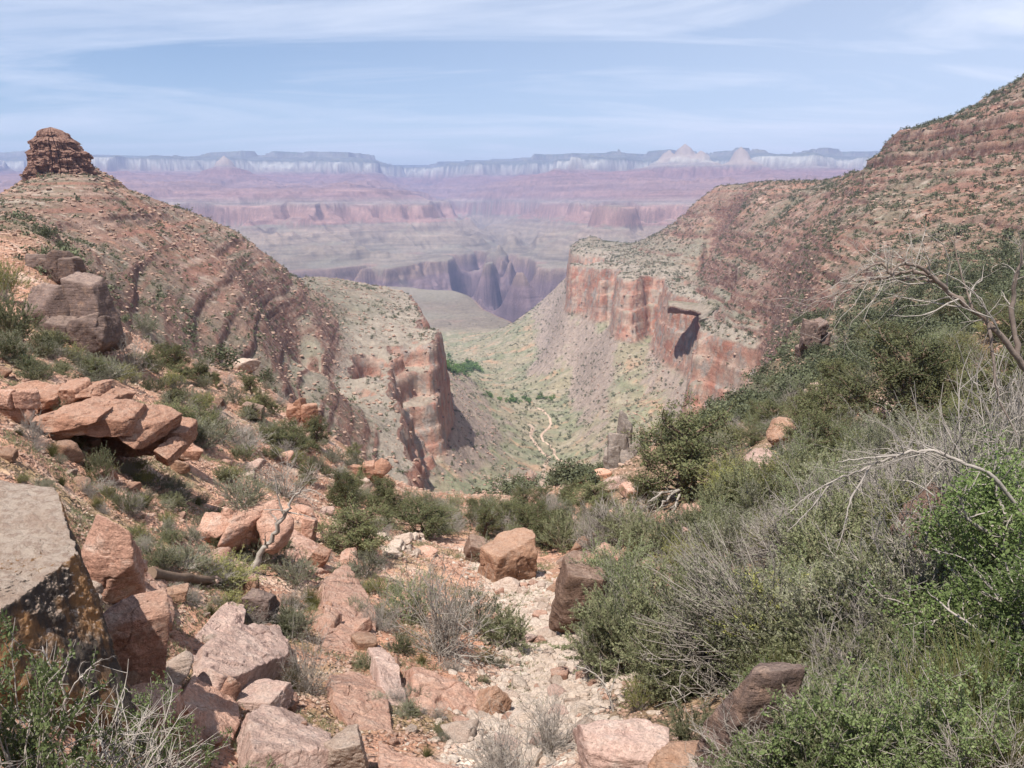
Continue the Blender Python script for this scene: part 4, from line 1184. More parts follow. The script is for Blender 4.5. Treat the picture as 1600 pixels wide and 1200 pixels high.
# ------------------------------------------------------------------ uncountable: pebbles, gravel, rubble
def scatter_mesh(name, X, Y, S, mat, label, cat, protos, seed, lift=.15, squash=(.5, 1.0), kind='stuff', smooth=False):
    r = np.random.RandomState(seed)
    Z, _ = height(X, Y)
    mb = MB()
    which = r.randint(len(protos), size=len(X))
    for k, (V0, F0) in enumerate(protos):
        m = np.nonzero(which == k)[0]
        if len(m) == 0: continue
        yaw = r.rand(len(m)) * 2 * PI; c, s_ = np.cos(yaw), np.sin(yaw)
        sq = squash[0] + (squash[1] - squash[0]) * r.rand(len(m))
        x = V0[None, :, 0] * c[:, None] - V0[None, :, 1] * s_[:, None]; y = V0[None, :, 0] * s_[:, None] + V0[None, :, 1] * c[:, None]
        z = np.repeat(V0[None, :, 2], len(m), 0) * sq[:, None]
        S_ = S[m][:, None]
        V = np.stack([X[m][:, None] + x * S_, Y[m][:, None] + y * S_, Z[m][:, None] + (z + lift) * S_], -1)
        F = F0[None] + (np.arange(len(m)) * len(V0))[:, None, None]
        mb.add(V.reshape(-1, 3), F.reshape(-1, F0.shape[1]))
    o = mb.build(name, mat, smooth=smooth)
    return tag(o, label, cat, kind=kind)
def sample(n, y0, y1, power, seed, umax=.78):
    """random ground points, denser near: area density falls as Y**-power"""
    r = np.random.RandomState(seed)
    y = np.exp(r.rand(n * 6) * (math.log(y1) - math.log(y0)) + math.log(y0))
    w_ = y ** (2 - power); w_ /= w_.max()
    y = y[r.rand(len(y)) < w_][:n]
    u = (r.rand(len(y)) * 2 - 1) * umax
    return u * y, y, r
STONE_LO = []
for i in range(8):
    r = np.random.RandomState(900 + i); V, F = ico(1)
    nr = r.randn(9, 3); nr /= np.linalg.norm(nr, axis=1)[:, None]
    k = np.maximum(V @ nr.T, 0) / (.55 + .4 * r.rand(9)); rad = 1 / np.maximum(k.max(1), .8)
    STONE_LO.append((V * rad[:, None] * .5 * np.array([1, .8, .7]), F))
STONE_MIN = []
for i in range(8):
    r = np.random.RandomState(950 + i); V, F = ico(0)
    STONE_MIN.append((V * (.35 + .25 * r.rand(len(V)))[:, None] * np.array([1, .8, .7]), F))
X, Y, r = sample(80000, 4.5, 120, 1.75, 41)
keep = (X / Y < .12 + .25 * pn2(X / 6, Y / 6, 3)) | (r.rand(len(X)) < .35)
X, Y = X[keep], Y[keep]
S = (.022 + .10 * r.rand(len(X)) ** 3) * (Y / 12) ** .75 * (1 + .8 * np.maximum(pn2(X / 2, Y / 2, 6), 0))
scatter_mesh('pebbles', X, Y, S, MR['scree'], 'small reddish stones littering the gully slopes', 'pebbles', STONE_MIN, 42, lift=.08)
X, Y, r = sample(22000, 5, 60, 1.5, 49, .62)
keep = (X / Y < .02) & (pn2(X / 1.6, Y / 1.6, 7) + .5 * pn2(X / .5, Y / .5, 8) > .02)
X, Y = X[keep], Y[keep]
scatter_mesh('cream_pebbles', X, Y, (.018 + .07 * r.rand(len(X)) ** 3) * (Y / 12) ** .7, MR['cream'], 'cream-coloured chips of stone strewn over the left slope', 'pebbles', STONE_MIN, 50, lift=.1)
r = np.random.RandomState(43)
k = r.rand(9000) * (len(WASH) - 1.001); ki = k.astype(int); kf = k - ki
W_ = np.array(WASH)
PW = W_[ki] * (1 - kf)[:, None] + W_[ki + 1] * kf[:, None]
X = PW[:, 0] + r.randn(len(k)) * .75; Y = PW[:, 1] + r.randn(len(k)) * .75
scatter_mesh('gravel', X, Y, .04 + .26 * r.rand(len(k)) ** 3, MR['gravel'], 'pale gravel and small cobbles filling the dry wash', 'gravel', STONE_LO, 44, lift=.1)
X, Y, r = sample(80000, 90, 1900, 1.1, 45)
zr, sr = height(X, Y)
ok = seen(X, Y, zr) & (sr > SBOT - 60)
ok &= (pn2(X / 50, Y / 50, 46) + .5 * pn2(X / 15, Y / 15, 47) > -.15) | (r.rand(len(X)) < .4)
X, Y = X[ok], Y[ok]
S = (.5 + 2.2 * r.rand(len(X)) ** 4) * np.clip(Y / 350, .45, 1.5)
scatter_mesh('rubble', X, Y, S, MR['rubble'], 'fallen blocks and rubble strewn over both hillsides', 'rubble', STONE_LO[:5], 48, lift=.1)

# ------------------------------------------------------------------ trails and dry bed far below
def ribbon(name, pts, width, mat, label, cat, lift=.5):
    P = [hit(*q) for q in pts]; P = [p for p in P if p is not None]
    Q = []
    for a, b in zip(P[:-1], P[1:]):
        n = max(2, int((b - a).length / 6))
        Q += [a.lerp(b, k / n) for k in range(n)]
    Q.append(P[-1])
    Q = np.array(Q)
    T_ = np.gradient(Q[:, :2], axis=0); T_ /= np.linalg.norm(T_, axis=1)[:, None] + 1e-9
    Nn = np.stack([-T_[:, 1], T_[:, 0]], 1)
    wv = width * (1 + .35 * pn2(np.arange(len(Q)) / 4., np.zeros(len(Q)), 5))
    rows = []
    for s_ in (-1, -.5, 0, .5, 1):
        xy = Q[:, :2] + Nn * (s_ * wv / 2)[:, None]
        z, _ = height(xy[:, 0], xy[:, 1])
        rows.append(np.c_[xy, z + (lift if abs(s_) < 1 else -.3)])
    V = np.stack(rows, 1).reshape(-1, 3); n = len(Q)
    F = np.array([(i * 5 + j, i * 5 + j + 1, i * 5 + j + 6, i * 5 + j + 5) for i in range(n - 1) for j in range(4)])
    return tag(mesh_obj(name, V, F, mat), label, cat, kind='structure')
M_TRAIL = rock_mat('trail_dust', (.50, .37, .28), (.44, .30, .22), (.55, .44, .36), k=.1)
M_RED = rock_mat('red_trail_dust', (.46, .26, .18), (.40, .21, .14), (.50, .34, .26), k=.5)
ribbon('path', [(836, 636), (850, 643), (858, 652), (861, 663), (853, 672), (846, 680), (849, 690), (860, 697), (866, 703), (866, 710), (875, 720), (886, 725), (898, 727)], 3.6, M_TRAIL, 'pale hiking trail winding down the green valley floor', 'trail', .7)
ribbon('path', [(866, 749), (878, 753), (888, 760), (896, 768)], 3.0, M_TRAIL, 'short pale piece of trail nearer in the valley', 'trail', .7)
ribbon('creek_bed', [(826, 662), (833, 668), (828, 681), (836, 692), (846, 706), (858, 714), (850, 732), (838, 745), (820, 764)], 5.0, M_TRAIL, 'pale dry creek bed beside the valley trail', 'creek bed', .5)
ribbon('path', [(988, 644), (1004, 652), (1014, 664), (1018, 682), (1022, 700), (1014, 722)], 1.3, M_RED, 'red dirt trail behind the grey pinnacle', 'trail', .12)

# ================================================================== plants
def plant_proto(kind, seed):
    """unit plant about 1 m across and (about) 1 m tall: returns (stems MB, leaves MB)"""
    r = np.random.RandomState(seed)
    st, lf = MB(), MB()
    if kind in ('sage', 'green', 'yellow', 'pale'):
        nm = 46; lsz = {'sage': .025, 'green': .029, 'yellow': .027, 'pale': .026}[kind]
        nl = {'sage': 52, 'green': 62, 'yellow': 44, 'pale': 44}[kind]
        for i in range(nm):
            az = r.rand() * 2 * PI; tl = math.acos(1 - r.rand() * .92) * (.95 if kind != 'yellow' else .75)
            d = (math.sin(tl) * math.cos(az), math.sin(tl) * math.sin(az), math.cos(tl) + .12)
            ln = (.42 + .16 * r.rand()) * (1.0 + .75 * math.cos(tl))
            P = grow(r, (r.randn() * .03, r.randn() * .03, 0), d, ln, 6, .13, .07)
            tube(st, P, np.linspace(.008, .002, 7), 3)
            for j in range(6):
                k = 2 + r.randint(4); f = r.rand()
                b = P[k] * (1 - f) + P[min(k + 1, 6)] * f
                dd = (P[k] - P[k - 1]) / np.linalg.norm(P[k] - P[k - 1]) + r.randn(3) * .5
                Q = grow(r, b, dd, ln * (.26 + .22 * r.rand()), 4, .15, .10)
                tube(st, Q, np.linspace(.0035, .0012, 5), 3)
                tt = r.rand(nl) * 3.6 + .4; ii = np.minimum(tt.astype(int), 3); ft = (tt - ii)[:, None]
                leaves(lf, Q[ii] * (1 - ft) + Q[ii + 1] * ft + r.randn(nl, 3) * .008, lsz, r, .42, .35, dirs=np.repeat((Q[4] - Q[0])[None] / np.linalg.norm(Q[4] - Q[0]), nl, 0))
    elif kind == 'twig':
        for i in range(40):
            az = r.rand() * 2 * PI; tl = math.acos(1 - r.rand() * .9)
            d = (math.sin(tl) * math.cos(az), math.sin(tl) * math.sin(az), math.cos(tl) + .1)
            ln = (.42 + .16 * r.rand()) * (1 + .7 * math.cos(tl))
            P = grow(r, (r.randn() * .03, r.randn() * .03, 0), d, ln, 7, .16, .05)
            tube(st, P, np.linspace(.009, .0025, 8), 3)
            for j in range(6):
                k = 1 + r.randint(6)
                dd = (P[k] - P[k - 1]) / np.linalg.norm(P[k] - P[k - 1]) + r.randn(3) * .6
                Q = grow(r, P[k], dd, ln * (.25 + .3 * r.rand()), 4, .2, .06)
                tube(st, Q, np.linspace(.0045, .0018, 5), 3)
                for q in range(3):
                    k2 = 1 + r.randint(3)
                    Q2 = grow(r, Q[k2], (Q[k2] - Q[k2 - 1]) / np.linalg.norm(Q[k2] - Q[k2 - 1]) + r.randn(3) * .6, ln * (.10 + .16 * r.rand()), 3, .2, .05)
                    tube(st, Q2, np.linspace(.0026, .0012, 4), 3)
        n = 260
        vv = np.concatenate(st.V); leaves(lf, vv[r.randint(len(vv), size=n)], .016, r, .5)
    elif kind in ('juniper', 'bright'):
        br = kind == 'bright'
        trunk = grow(r, (0, 0, -.05), (r.randn() * .15, r.randn() * .15, 1), .75, 7, .12, .12)
        tube(st, trunk, np.linspace(.05, .018, 8), 8)
        nb = 30
        for i in range(nb):
            k = 1 + int(6 * (i / nb)); az = i * 2.4 + r.rand()
            hgt_ = trunk[k][2] / .75
            d = (math.cos(az), math.sin(az), .1 + .8 * hgt_ + .2 * r.randn())
            ln = (.46 - .20 * hgt_) * (.75 + .5 * r.rand())
            P = grow(r, trunk[k], d, ln, 6, .2, .06)
            tube(st, P, np.linspace(.016, .004, 7), 4)
            for j in range(7 if br else 8):
                k2 = 2 + r.randint(5)
                Q = grow(r, P[k2], (P[k2] - P[k2 - 1]) / np.linalg.norm(P[k2] - P[k2 - 1]) + r.randn(3) * .8, .07 + .11 * r.rand(), 3, .25, .1)
                tube(st, Q, np.linspace(.005, .002, 4), 3)
                if br:
                    n = 95; c = Q[r.randint(1, 4, size=n)] + r.randn(n, 3) * .030
                    leaves(lf, c, .0165, r, .6, .1)
                else:
                    n = 64; c = Q[r.randint(1, 4, size=n)] + r.randn(n, 3) * .024
                    leaves(lf, c, .026, r, .34, .5)
    elif kind == 'thorn':
        # long arching grey stems with small leaves set all along them
        for i in range(34):
            az = r.rand() * 2 * PI; tl = .25 + r.rand() * 1.0
            P = grow(r, (r.randn() * .06, r.randn() * .06, 0), (math.sin(tl) * math.cos(az), math.sin(tl) * math.sin(az), math.cos(tl)), .75 + .4 * r.rand(), 10, .12, 0, .14)
            tube(st, P, np.linspace(.009, .0025, 11), 4)
            for j in range(7):
                k = 3 + r.randint(7)
                Q = grow(r, P[k], (P[k] - P[k - 1]) / np.linalg.norm(P[k] - P[k - 1]) + r.randn(3) * .6, .12 + .2 * r.rand(), 5, .2, .03)
                tube(st, Q, np.linspace(.004, .0015, 6), 3)
                n = 46; tt = r.rand(n) * 4.9; ii = tt.astype(int); ft = (tt - ii)[:, None]
                leaves(lf, Q[ii] * (1 - ft) + Q[ii + 1] * ft + r.randn(n, 3) * .014, .030, r, .55, .25)
    elif kind == 'fan':
        # whip-like stems bowed over to one side
        for i in range(95):
            az = PI + r.randn() * .45; tl = 1.15 + r.randn() * .22
            P = grow(r, (r.randn() * .04, r.randn() * .06, r.rand() * .12), (math.sin(tl) * math.cos(az), math.sin(tl) * math.sin(az), math.cos(tl)), .75 + .5 * r.rand(), 9, .06, .055)
            tube(st, P, np.linspace(.0075, .0022, 10), 3)
            for j in range(3):
                k = 5 + r.randint(5)
                Q = grow(r, P[k - 1], (P[k] - P[k - 1]) / np.linalg.norm(P[k] - P[k - 1]) + r.randn(3) * .3, .12 + .15 * r.rand(), 4, .1, .06)
                tube(st, Q, np.linspace(.003, .0014, 5), 3)
                n = 7; leaves(lf, Q[r.randint(1, 5, size=n)] + r.randn(n, 3) * .01, .024, r, .4, .3)
    elif kind == 'tuft':
        for i in range(330):
            az = r.rand() * 2 * PI; tl = abs(r.randn()) * .55
            P = grow(r, (r.randn() * .06, r.randn() * .06, 0), (math.sin(tl) * math.cos(az), math.sin(tl) * math.sin(az), math.cos(tl)), .5 + .45 * r.rand(), 5, .05, 0, .16)
            tube(lf, P, np.linspace(.0045, .001, 6), 3)
        for i in range(8):
            P = grow(r, (r.randn() * .05, r.randn() * .05, 0), (r.randn() * .4, r.randn() * .4, 1), .35, 4, .1)
            tube(st, P, np.linspace(.006, .002, 5), 3)
    elif kind == 'yucca':
        for i in range(90):
            az = r.rand() * 2 * PI; tl = math.acos(1 - r.rand() * .95)
            d = np.array((math.sin(tl) * math.cos(az), math.sin(tl) * math.sin(az), math.cos(tl) + .08)); d /= np.linalg.norm(d)
            e = np.cross(d, (0, 0, 1.)); e /= np.linalg.norm(e) + 1e-9
            ln = .42 + .14 * r.rand(); w_ = .016; b = np.array((0, 0, .08)) + d * .04
            V = np.array([b - e * w_, b + e * w_, b + d * ln * .5 + e * w_ * .9, b + d * ln + np.array((0, 0, -.01)), b + d * ln * .5 - e * w_ * .9])
            lf.add(V, np.array([(0, 1, 2), (0, 2, 4), (4, 2, 3)]))
        V, F = rock_geo(5, (.14, .14, .2), 'round', 2); V[:, 2] += .05; st.add(V, F)
    return st, lf
LEAFM = {'sage': 'sage', 'green': 'green', 'yellow': 'yellow', 'pale': 'pale', 'twig': 'sage', 'juniper': 'juniper', 'bright': 'bright', 'thorn': 'thorn', 'fan': 'sage', 'tuft': 'wiry', 'yucca': 'yucca'}
STEMM = {'sage': 'grey', 'green': 'dun', 'yellow': 'grey', 'pale': 'grey', 'twig': 'grey', 'juniper': 'brown', 'bright': 'grey', 'thorn': 'grey', 'fan': 'grey', 'tuft': 'dun', 'yucca': 'brown'}
PNAME = {'sage': 'sagebrush', 'green': 'green_shrub', 'yellow': 'yellow_green_shrub', 'pale': 'pale_shrub', 'twig': 'dead_shrub', 'juniper': 'juniper_tree', 'bright': 'leafy_tree', 'thorn': 'thorny_shrub', 'fan': 'arching_shrub', 'tuft': 'grass_tuft', 'yucca': 'yucca_plant'}
PCAT = {'juniper': 'tree', 'bright': 'tree', 'tuft': 'grass', 'yucca': 'yucca'}
_PM = {}
NVAR = {'sage': 4, 'green': 4, 'yellow': 2, 'pale': 3, 'twig': 4, 'juniper': 4, 'bright': 2, 'thorn': 3, 'fan': 2, 'tuft': 2, 'yucca': 1}
def plant(kind, loc, w, h, label, group=None, yaw=None, var=None, rnd=random.Random(3)):
    var = rnd.randrange(NVAR[kind]) if var is None else var
    yaw = rnd.random() * 6.28 if yaw is None else yaw
    if (kind, var) not in _PM:
        st, lf = plant_proto(kind, 100 + var * 7 + len(kind) * 13)
        tree = kind in ('juniper', 'bright')
        root = empty(PNAME[kind], loc, label, PCAT.get(kind, 'shrub'), group, yaw)
        a = st.build('trunk' if tree else ('root_crown' if kind == 'yucca' else 'stems'), MB_[STEMM[kind]], root)
        b = lf.build('crown' if tree else ('blades' if kind in ('tuft', 'yucca') else 'foliage'), ML[LEAFM[kind]], root, smooth=False)
        hgt_ = max(v[:, 2].max() for v in lf.V); wid = np.percentile(np.abs(np.concatenate(lf.V)[:, :2]), 98) * 2
        _PM[(kind, var)] = (root, wid, hgt_)
    else:
        root = copy_tree(_PM[(kind, var)][0])
        if 'group' in root: del root['group']
        tag(root, label, PCAT.get(kind, 'shrub'), group)
    _, wid, hgt_ = _PM[(kind, var)]
    root.location = loc; root.rotation_euler = (0, 0, yaw); root.scale = (w / wid, w / wid, h / hgt_)
    return root
def plant_px(kind, x, y, w, h, label, group=None, yaw=None, dist=None, var=None):
    g = hit(x, min(y, 1295)) if dist is None else at(x, y, dist)
    if g is None: return None
    k = zdepth(g) / FPX
    return plant(kind, g - Vector((0, 0, .02)), w * k, h * k * 1.02, label, group, yaw, var)
PLANTS = [
 ('thorn', 40, 1262, 330, 330, 'grey-stemmed bush with bright green leaves in the bottom left corner'),
 ('thorn', 228, 1255, 210, 200, 'leafy green bush at the bottom left below the pale-topped stone'),
 ('twig', 130, 1275, 330, 190, 'tangled grey twiggy bush at the bottom left in front of the big block'),
 ('yellow', 358, 752, 66, 32, 'low yellow-green bush just above the round grey-green bush'),
 ('twig', 446, 778, 104, 74, 'round dead grey bush above the leaning dead trunk'),
 ('yellow', 352, 915, 96, 62, 'yellow-green broom-like bush beside the fallen log'),
 ('sage', 292, 888, 84, 46, 'low grey-green bush left of the broom-like bush'),
 ('twig', 334, 908, 64, 34, 'bare bleached twigs sticking out under the broom-like bush'),
 ('yellow', 366, 962, 66, 50, 'pale yellow-green tuft-like bush right of the orange flat stone'),
 ('twig', 482, 1082, 88, 122, 'upright grey bush between the split slab and the orange hump'),
 ('tuft', 458, 1078, 40, 54, 'green grass clump at the foot of the upright grey bush'),
 ('sage', 462, 912, 64, 56, 'small grey-green bush below the leaning dead trunk'),
 ('sage', 452, 990, 60, 42, 'grey-green low bush left of the orange stones'),
 ('sage', 404, 880, 52, 54, 'bluish bush at the foot of the leaning dead trunk'),
 ('twig', 690, 1022, 172, 158, 'large pale grey twiggy bush in the middle of the gully'),
 ('pale', 640, 968, 96, 92, 'dusty green bush forming the left side of the large twiggy bush'),
 ('green', 790, 1012, 92, 84, 'soft green bush between the twiggy bush and the dry wash'),
 ('sage', 740, 985, 84, 84, 'grey-green bush in the right half of the large twiggy bush'),
 ('sage', 572, 902, 60, 58, 'oval grey-green bush right of the long red rib'),
 ('yellow', 576, 925, 24, 26, 'small bright yellow-green bush below the oval grey-green one'),
 ('sage', 548, 928, 44, 38, 'small grey bush touching the top of the red rib'),
 ('twig', 596, 985, 60, 66, 'dark twiggy bush right of the red rib'),
 ('green', 628, 1020, 40, 38, 'small green bush on top of the broad orange slab'),
 ('juniper', 562, 872, 104, 100, 'dark olive juniper above the oval grey-green bush'),
 ('juniper', 540, 800, 62, 72, 'small juniper on the red crest above the larger juniper'),
 ('juniper', 604, 800, 64, 62, 'juniper on the left crest nearest the cliff'),
 ('juniper', 660, 838, 92, 62, 'low spreading juniper right of the pale stone heap'),
 ('juniper', 462, 708, 62, 56, 'juniper on the left crest above the dead grey bush'),
 ('juniper', 490, 700, 44, 56, 'slim juniper at the edge of the left crest'),
 ('juniper', 262, 682, 88, 66, 'green juniper to the right of the black overhang'),
 ('sage', 320, 700, 84, 48, 'dusty bush between the overhang and the dead grey bush'),
 ('twig', 376, 704, 96, 50, 'grey leafless bush on the upper left slope'),
 ('twig', 205, 585, 70, 70, 'pale leafless bush on the left slope under the dark outcrop'),
 ('sage', 150, 598, 100, 40, 'wide low grey-green bush above the red step of rock'),
 ('green', 158, 752, 46, 64, 'upright green bush in front of the black overhang'),
 ('yellow', 213, 738, 40, 32, 'small round yellow-green bush below the black overhang'),
 ('twig', 52, 688, 46, 52, 'grey fan-shaped dead bush left of the jagged red ledge'),
 ('sage', 62, 584, 44, 28, 'bluish bush beside the yellow yucca on the left'),
 ('yucca', 42, 578, 50, 34, 'pale yellow yucca on the left slope'),
 ('green', 18, 540, 84, 110, 'tall olive bush at the left edge under the dark outcrop'),
 ('yellow', 8, 470, 70, 78, 'olive bush at the left edge beside the dark outcrop'),
 ('green', 6, 560, 80, 50, 'low bush at the left edge below the tall olive bush'),
 ('green', 70, 540, 60, 34, 'brownish-green bush in the shade below the dark outcrop'),
 ('green', 196, 800, 40, 44, 'faded green plant below the upright green bush'),
 ('twig', 160, 772, 52, 28, 'flattened grey dead twigs left of the faded green plant'),
 ('twig', 206, 806, 34, 42, 'bleached dead stalks on the shoulder of red soil'),
 ('green', 320, 670, 60, 46, 'olive bush on the left crest line'),
 ('sage', 226, 520, 44, 36, 'dark green bush on the upper left hillside right of the dark outcrop'),
 ('juniper', 1068, 775, 150, 165, 'large dark juniper with bare roots standing on the right of the gully'),
 ('juniper', 1012, 800, 66, 66, 'shadowy juniper left of the large dark juniper'),
 ('juniper', 1392, 668, 190, 165, 'broad olive juniper in the middle of the right slope'),
 ('juniper', 1330, 650, 80, 70, 'smaller juniper on the left side of the broad olive juniper'),
 ('juniper', 1468, 640, 90, 90, 'dark juniper on the right side of the broad olive juniper'),
 ('juniper', 930, 800, 74, 58, 'low juniper at the gully crest left of the shadowy juniper'),
 ('green', 880, 862, 92, 70, 'green bush between the cracked boulder and the dark brown boulder'),
 ('twig', 930, 862, 74, 84, 'upright grey leafless bush behind the dark brown boulder'),
 ('green', 975, 850, 84, 70, 'fresh green bush below the shadowy juniper'),
 ('fan', 1240, 1015, 400, 210, 'bush of long grey stems bowed over to the left on the right bank'),
 ('fan', 1160, 945, 240, 130, 'smaller bush of bowed grey stems higher on the right bank'),
 ('green', 980, 1050, 150, 120, 'soft green bush at the right edge of the dry wash'),
 ('green', 1080, 985, 140, 110, 'dense green bush above the bowed grey stems'),
 ('green', 1040, 1090, 120, 120, 'green feathery bush in front of the bowed grey stems'),
 ('twig', 930, 1060, 90, 90, 'grey twiggy bush between the wash and the soft green bush'),
 ('yellow', 1000, 1110, 60, 70, 'tan straw-coloured bush behind the flat-topped boulder'),
 ('green', 1085, 1160, 90, 80, 'green bush directly behind the white stone at the bottom'),
 ('tuft', 1215, 1110, 130, 120, 'olive grass-like bush to the right of the dark leaning slab'),
 ('tuft', 1260, 1040, 140, 100, 'mound of olive wiry stems under the leafless brush'),
 ('yucca', 1262, 1150, 70, 60, 'grey-green yucca half hidden in the lower right brush'),
 ('thorn', 1330, 1240, 260, 230, 'arching pale-leaved thorny bush in the lower right'),
 ('thorn', 1490, 1250, 280, 220, 'arching thorny bush in the bottom right corner'),
 ('thorn', 1180, 1262, 160, 120, 'thorny green sprays at the bottom edge right of the white stone'),
 ('thorn', 1420, 1140, 220, 190, 'thorny bush with crossed grey stems under the leafy tree'),
 ('green', 1480, 1080, 200, 140, 'dark green bush in the shade of the leafy tree'),
 ('twig', 1390, 1010, 170, 120, 'brownish leafless thicket below the brown boulders'),
 ('pale', 1340, 960, 120, 110, 'silvery grey-green bush left of the brown boulders'),
 ('sage', 1210, 860, 90, 70, 'silvery bush on the right bank below the pale pink boulder'),
 ('yucca', 1005, 910, 46, 34, 'silvery yucca beside the dark brown boulder'),
 ('yucca', 1030, 838, 40, 26, 'small yucca under the roots of the large dark juniper'),
 ('twig', 800, 1235, 150, 110, 'pale dry grassy bush at the bottom edge below the wash'),
 ('twig', 860, 1180, 130, 110, 'grey leafless bush at the bottom edge left of the flat-topped boulder'),
 ('twig', 770, 1210, 90, 80, 'whitish twiggy bush at the bottom edge beside the orange slab'),
 ('green', 690, 1150, 30, 30, 'small green plant growing on the broad orange slab'),
 ('green', 640, 1115, 34, 24, 'low green plant at the foot of the pale rib'),
 ('thorn', 400, 1225, 90, 40, 'low green leaves at the bottom edge below the rounded pink boulder'),
 ('green', 1100, 850, 90, 80, 'grey-green bush right of the large dark juniper'),
 ('yellow', 1020, 790, 40, 34, 'light green shrub on the trail side of the large juniper'),
 ('sage', 760, 880, 50, 50, 'grey bush in the shade left of the cracked orange boulder'),
]
for kind, x, y, w, h, lab in PLANTS:
    plant_px(kind, x, y, w, h, lab, yaw=(0.15 if kind == 'fan' else None))

plant_px('sage', 378, 798, 84, 66, 'round grey-green bush growing on the hollow ledge', dist=hit(372, 866).y + .7)
plant_px('sage', 104, 648, 38, 36, 'small bluish bush on top of the jagged red ledge', dist=hit(160, 716).y + 1.0)
plant_px('twig', 1545, 900, 300, 330, 'tall leafless pale shrub behind the bright leafy tree on the right')
plant_px('twig', 1440, 800, 200, 130, 'sprawling leafless shrub under the low arching branch')
plant_px('twig', 1590, 760, 220, 240, 'leafless pale shrub at the right edge above the leafy tree')
# leafy tree on the right: trunk outside the crown of the brush
gt = hit(1575, 1010)
plant('bright', gt - Vector((0, 0, .1)), 2.35, 2.75, 'bright green leafy tree with a dark leaning trunk at the right edge', var=0, yaw=1.0)
gt = hit(1600, 1090)
plant('bright', gt - Vector((0, 0, .1)), 1.9, 2.1, 'lower bright leafy tree at the right edge in front of the dark trunk', var=0, yaw=3.0)
gt = hit(1640, 960)
plant('bright', gt - Vector((0, 0, .1)), 2.2, 2.7, 'second bright leafy tree cut off by the right edge', var=1)

# brush that fills the right bank and the rest of the near slopes
rb = random.Random(17)
# boxes kept clear so that these stay in view: arching bush, juniper, pinnacle and trail, boulders
KEEP = [(1005, 905, 1245, 1030), (1000, 730, 1130, 815), (935, 700, 1035, 812), (1185, 680, 1265, 730), (1155, 735, 1225, 780), (1290, 640, 1490, 700), (1385, 880, 1540, 985), (1245, 545, 1305, 580)]
def brush(n, poly, kinds, sizes, label, group, ymax=140):
    made = 0; tries = 0
    xs = [p[0] for p in poly]; ys = [p[1] for p in poly]
    while made < n and tries < n * 30:
        tries += 1
        px = rb.uniform(min(xs), max(xs)); py = rb.uniform(min(ys), max(ys))
        ins = False
        for (xa, ya), (xb, yb) in zip(poly, poly[1:] + poly[:1]):
            if (ya > py) != (yb > py) and px < (xb - xa) * (py - ya) / (yb - ya) + xa: ins = not ins
        if not ins: continue
        g = hit(px, py)
        if g is None or g.y > ymax: continue
        if any(a < px < c and b < py < d for a, b, c, d in KEEP): continue
        if seg_dist(np.array([g.x]), np.array([g.y]), WASH)[0] < 1.3: continue
        kind = rb.choice(kinds); s_ = rb.uniform(*sizes) * (1 + min(g.y, 90) / 90)
        hh = s_ * rb.uniform(.6, 1.0)
        if kind == 'juniper': s_ *= 1.25; hh = s_ * rb.uniform(.85, 1.15)
        plant(kind, g - Vector((0, 0, .03)), s_, hh, label[kind] if isinstance(label, dict) else label, group)
        made += 1
RB = {'green': 'green shrub in the dense brush of the right bank', 'sage': 'grey-green shrub in the dense brush of the right bank', 'twig': 'bare grey shrub in the dense brush of the right bank',
      'pale': 'dusty pale green shrub in the brush of the right bank', 'juniper': 'dark juniper scattered over the upper right slope', 'yellow': 'yellowish shrub in the brush of the right bank'}
brush(190, [(935, 1000), (960, 800), (1100, 770), (1250, 740), (1600, 740), (1600, 1010), (1250, 1060), (1000, 1110)], ['green', 'green', 'sage', 'sage', 'pale', 'twig', 'twig', 'yellow'], (.7, 2.3), RB, 'brush on the right bank')
brush(260, [(960, 790), (1060, 690), (1180, 600), (1250, 540), (1600, 480), (1600, 750), (1250, 760), (1100, 790)], ['green', 'sage', 'sage', 'twig', 'pale', 'yellow', 'juniper'], (.7, 1.9), RB, 'brush on the right bank', 230)
brush(85, [(620, 790), (960, 780), (980, 850), (860, 860), (740, 850), (640, 830)], ['green', 'sage', 'juniper', 'twig', 'pale'], (.7, 1.3),
      {'green': 'green shrub crowding the head of the gully', 'sage': 'grey-green shrub crowding the head of the gully', 'twig': 'bare shrub crowding the head of the gully', 'pale': 'pale shrub crowding the head of the gully', 'juniper': 'small juniper crowding the head of the gully'}, 'brush at the head of the gully')
LB = {'green': 'green shrub dotted on the stony left slope', 'sage': 'grey-green shrub dotted on the stony left slope', 'twig': 'dead grey shrub dotted on the stony left slope', 'yellow': 'yellowish shrub dotted on the stony left slope', 'juniper': 'small juniper dotted on the stony left slope'}
brush(150, [(0, 520), (170, 520), (300, 570), (430, 610), (620, 780), (600, 860), (520, 820), (440, 740), (280, 690), (250, 620), (0, 600)], ['green', 'sage', 'sage', 'twig', 'juniper', 'yellow'], (.6, 1.15), LB, 'shrubs on the left slope', 140)
brush(34, [(190, 760), (430, 720), (560, 800), (600, 960), (480, 1010), (330, 960), (210, 860)], ['sage', 'sage', 'yellow', 'twig', 'green'], (.5, .85), LB, 'shrubs on the left slope')
brush(90, [(0, 640), (240, 740), (460, 800), (560, 900), (560, 1000), (300, 960), (160, 820), (0, 740)], ['sage', 'twig', 'yellow', 'tuft'], (.28, .55), {**LB, 'tuft': 'grass tuft dotted on the stony left slope'}, 'shrubs on the left slope')
brush(36, [(560, 900), (740, 940), (880, 1100), (800, 1200), (640, 1180), (560, 1080)], ['sage', 'green', 'tuft', 'twig'], (.2, .5),
      {'green': 'small green plant among the orange slabs', 'sage': 'small grey plant among the orange slabs', 'tuft': 'small grass tuft among the orange slabs', 'twig': 'small dead plant among the orange slabs'}, 'small plants among the orange slabs')
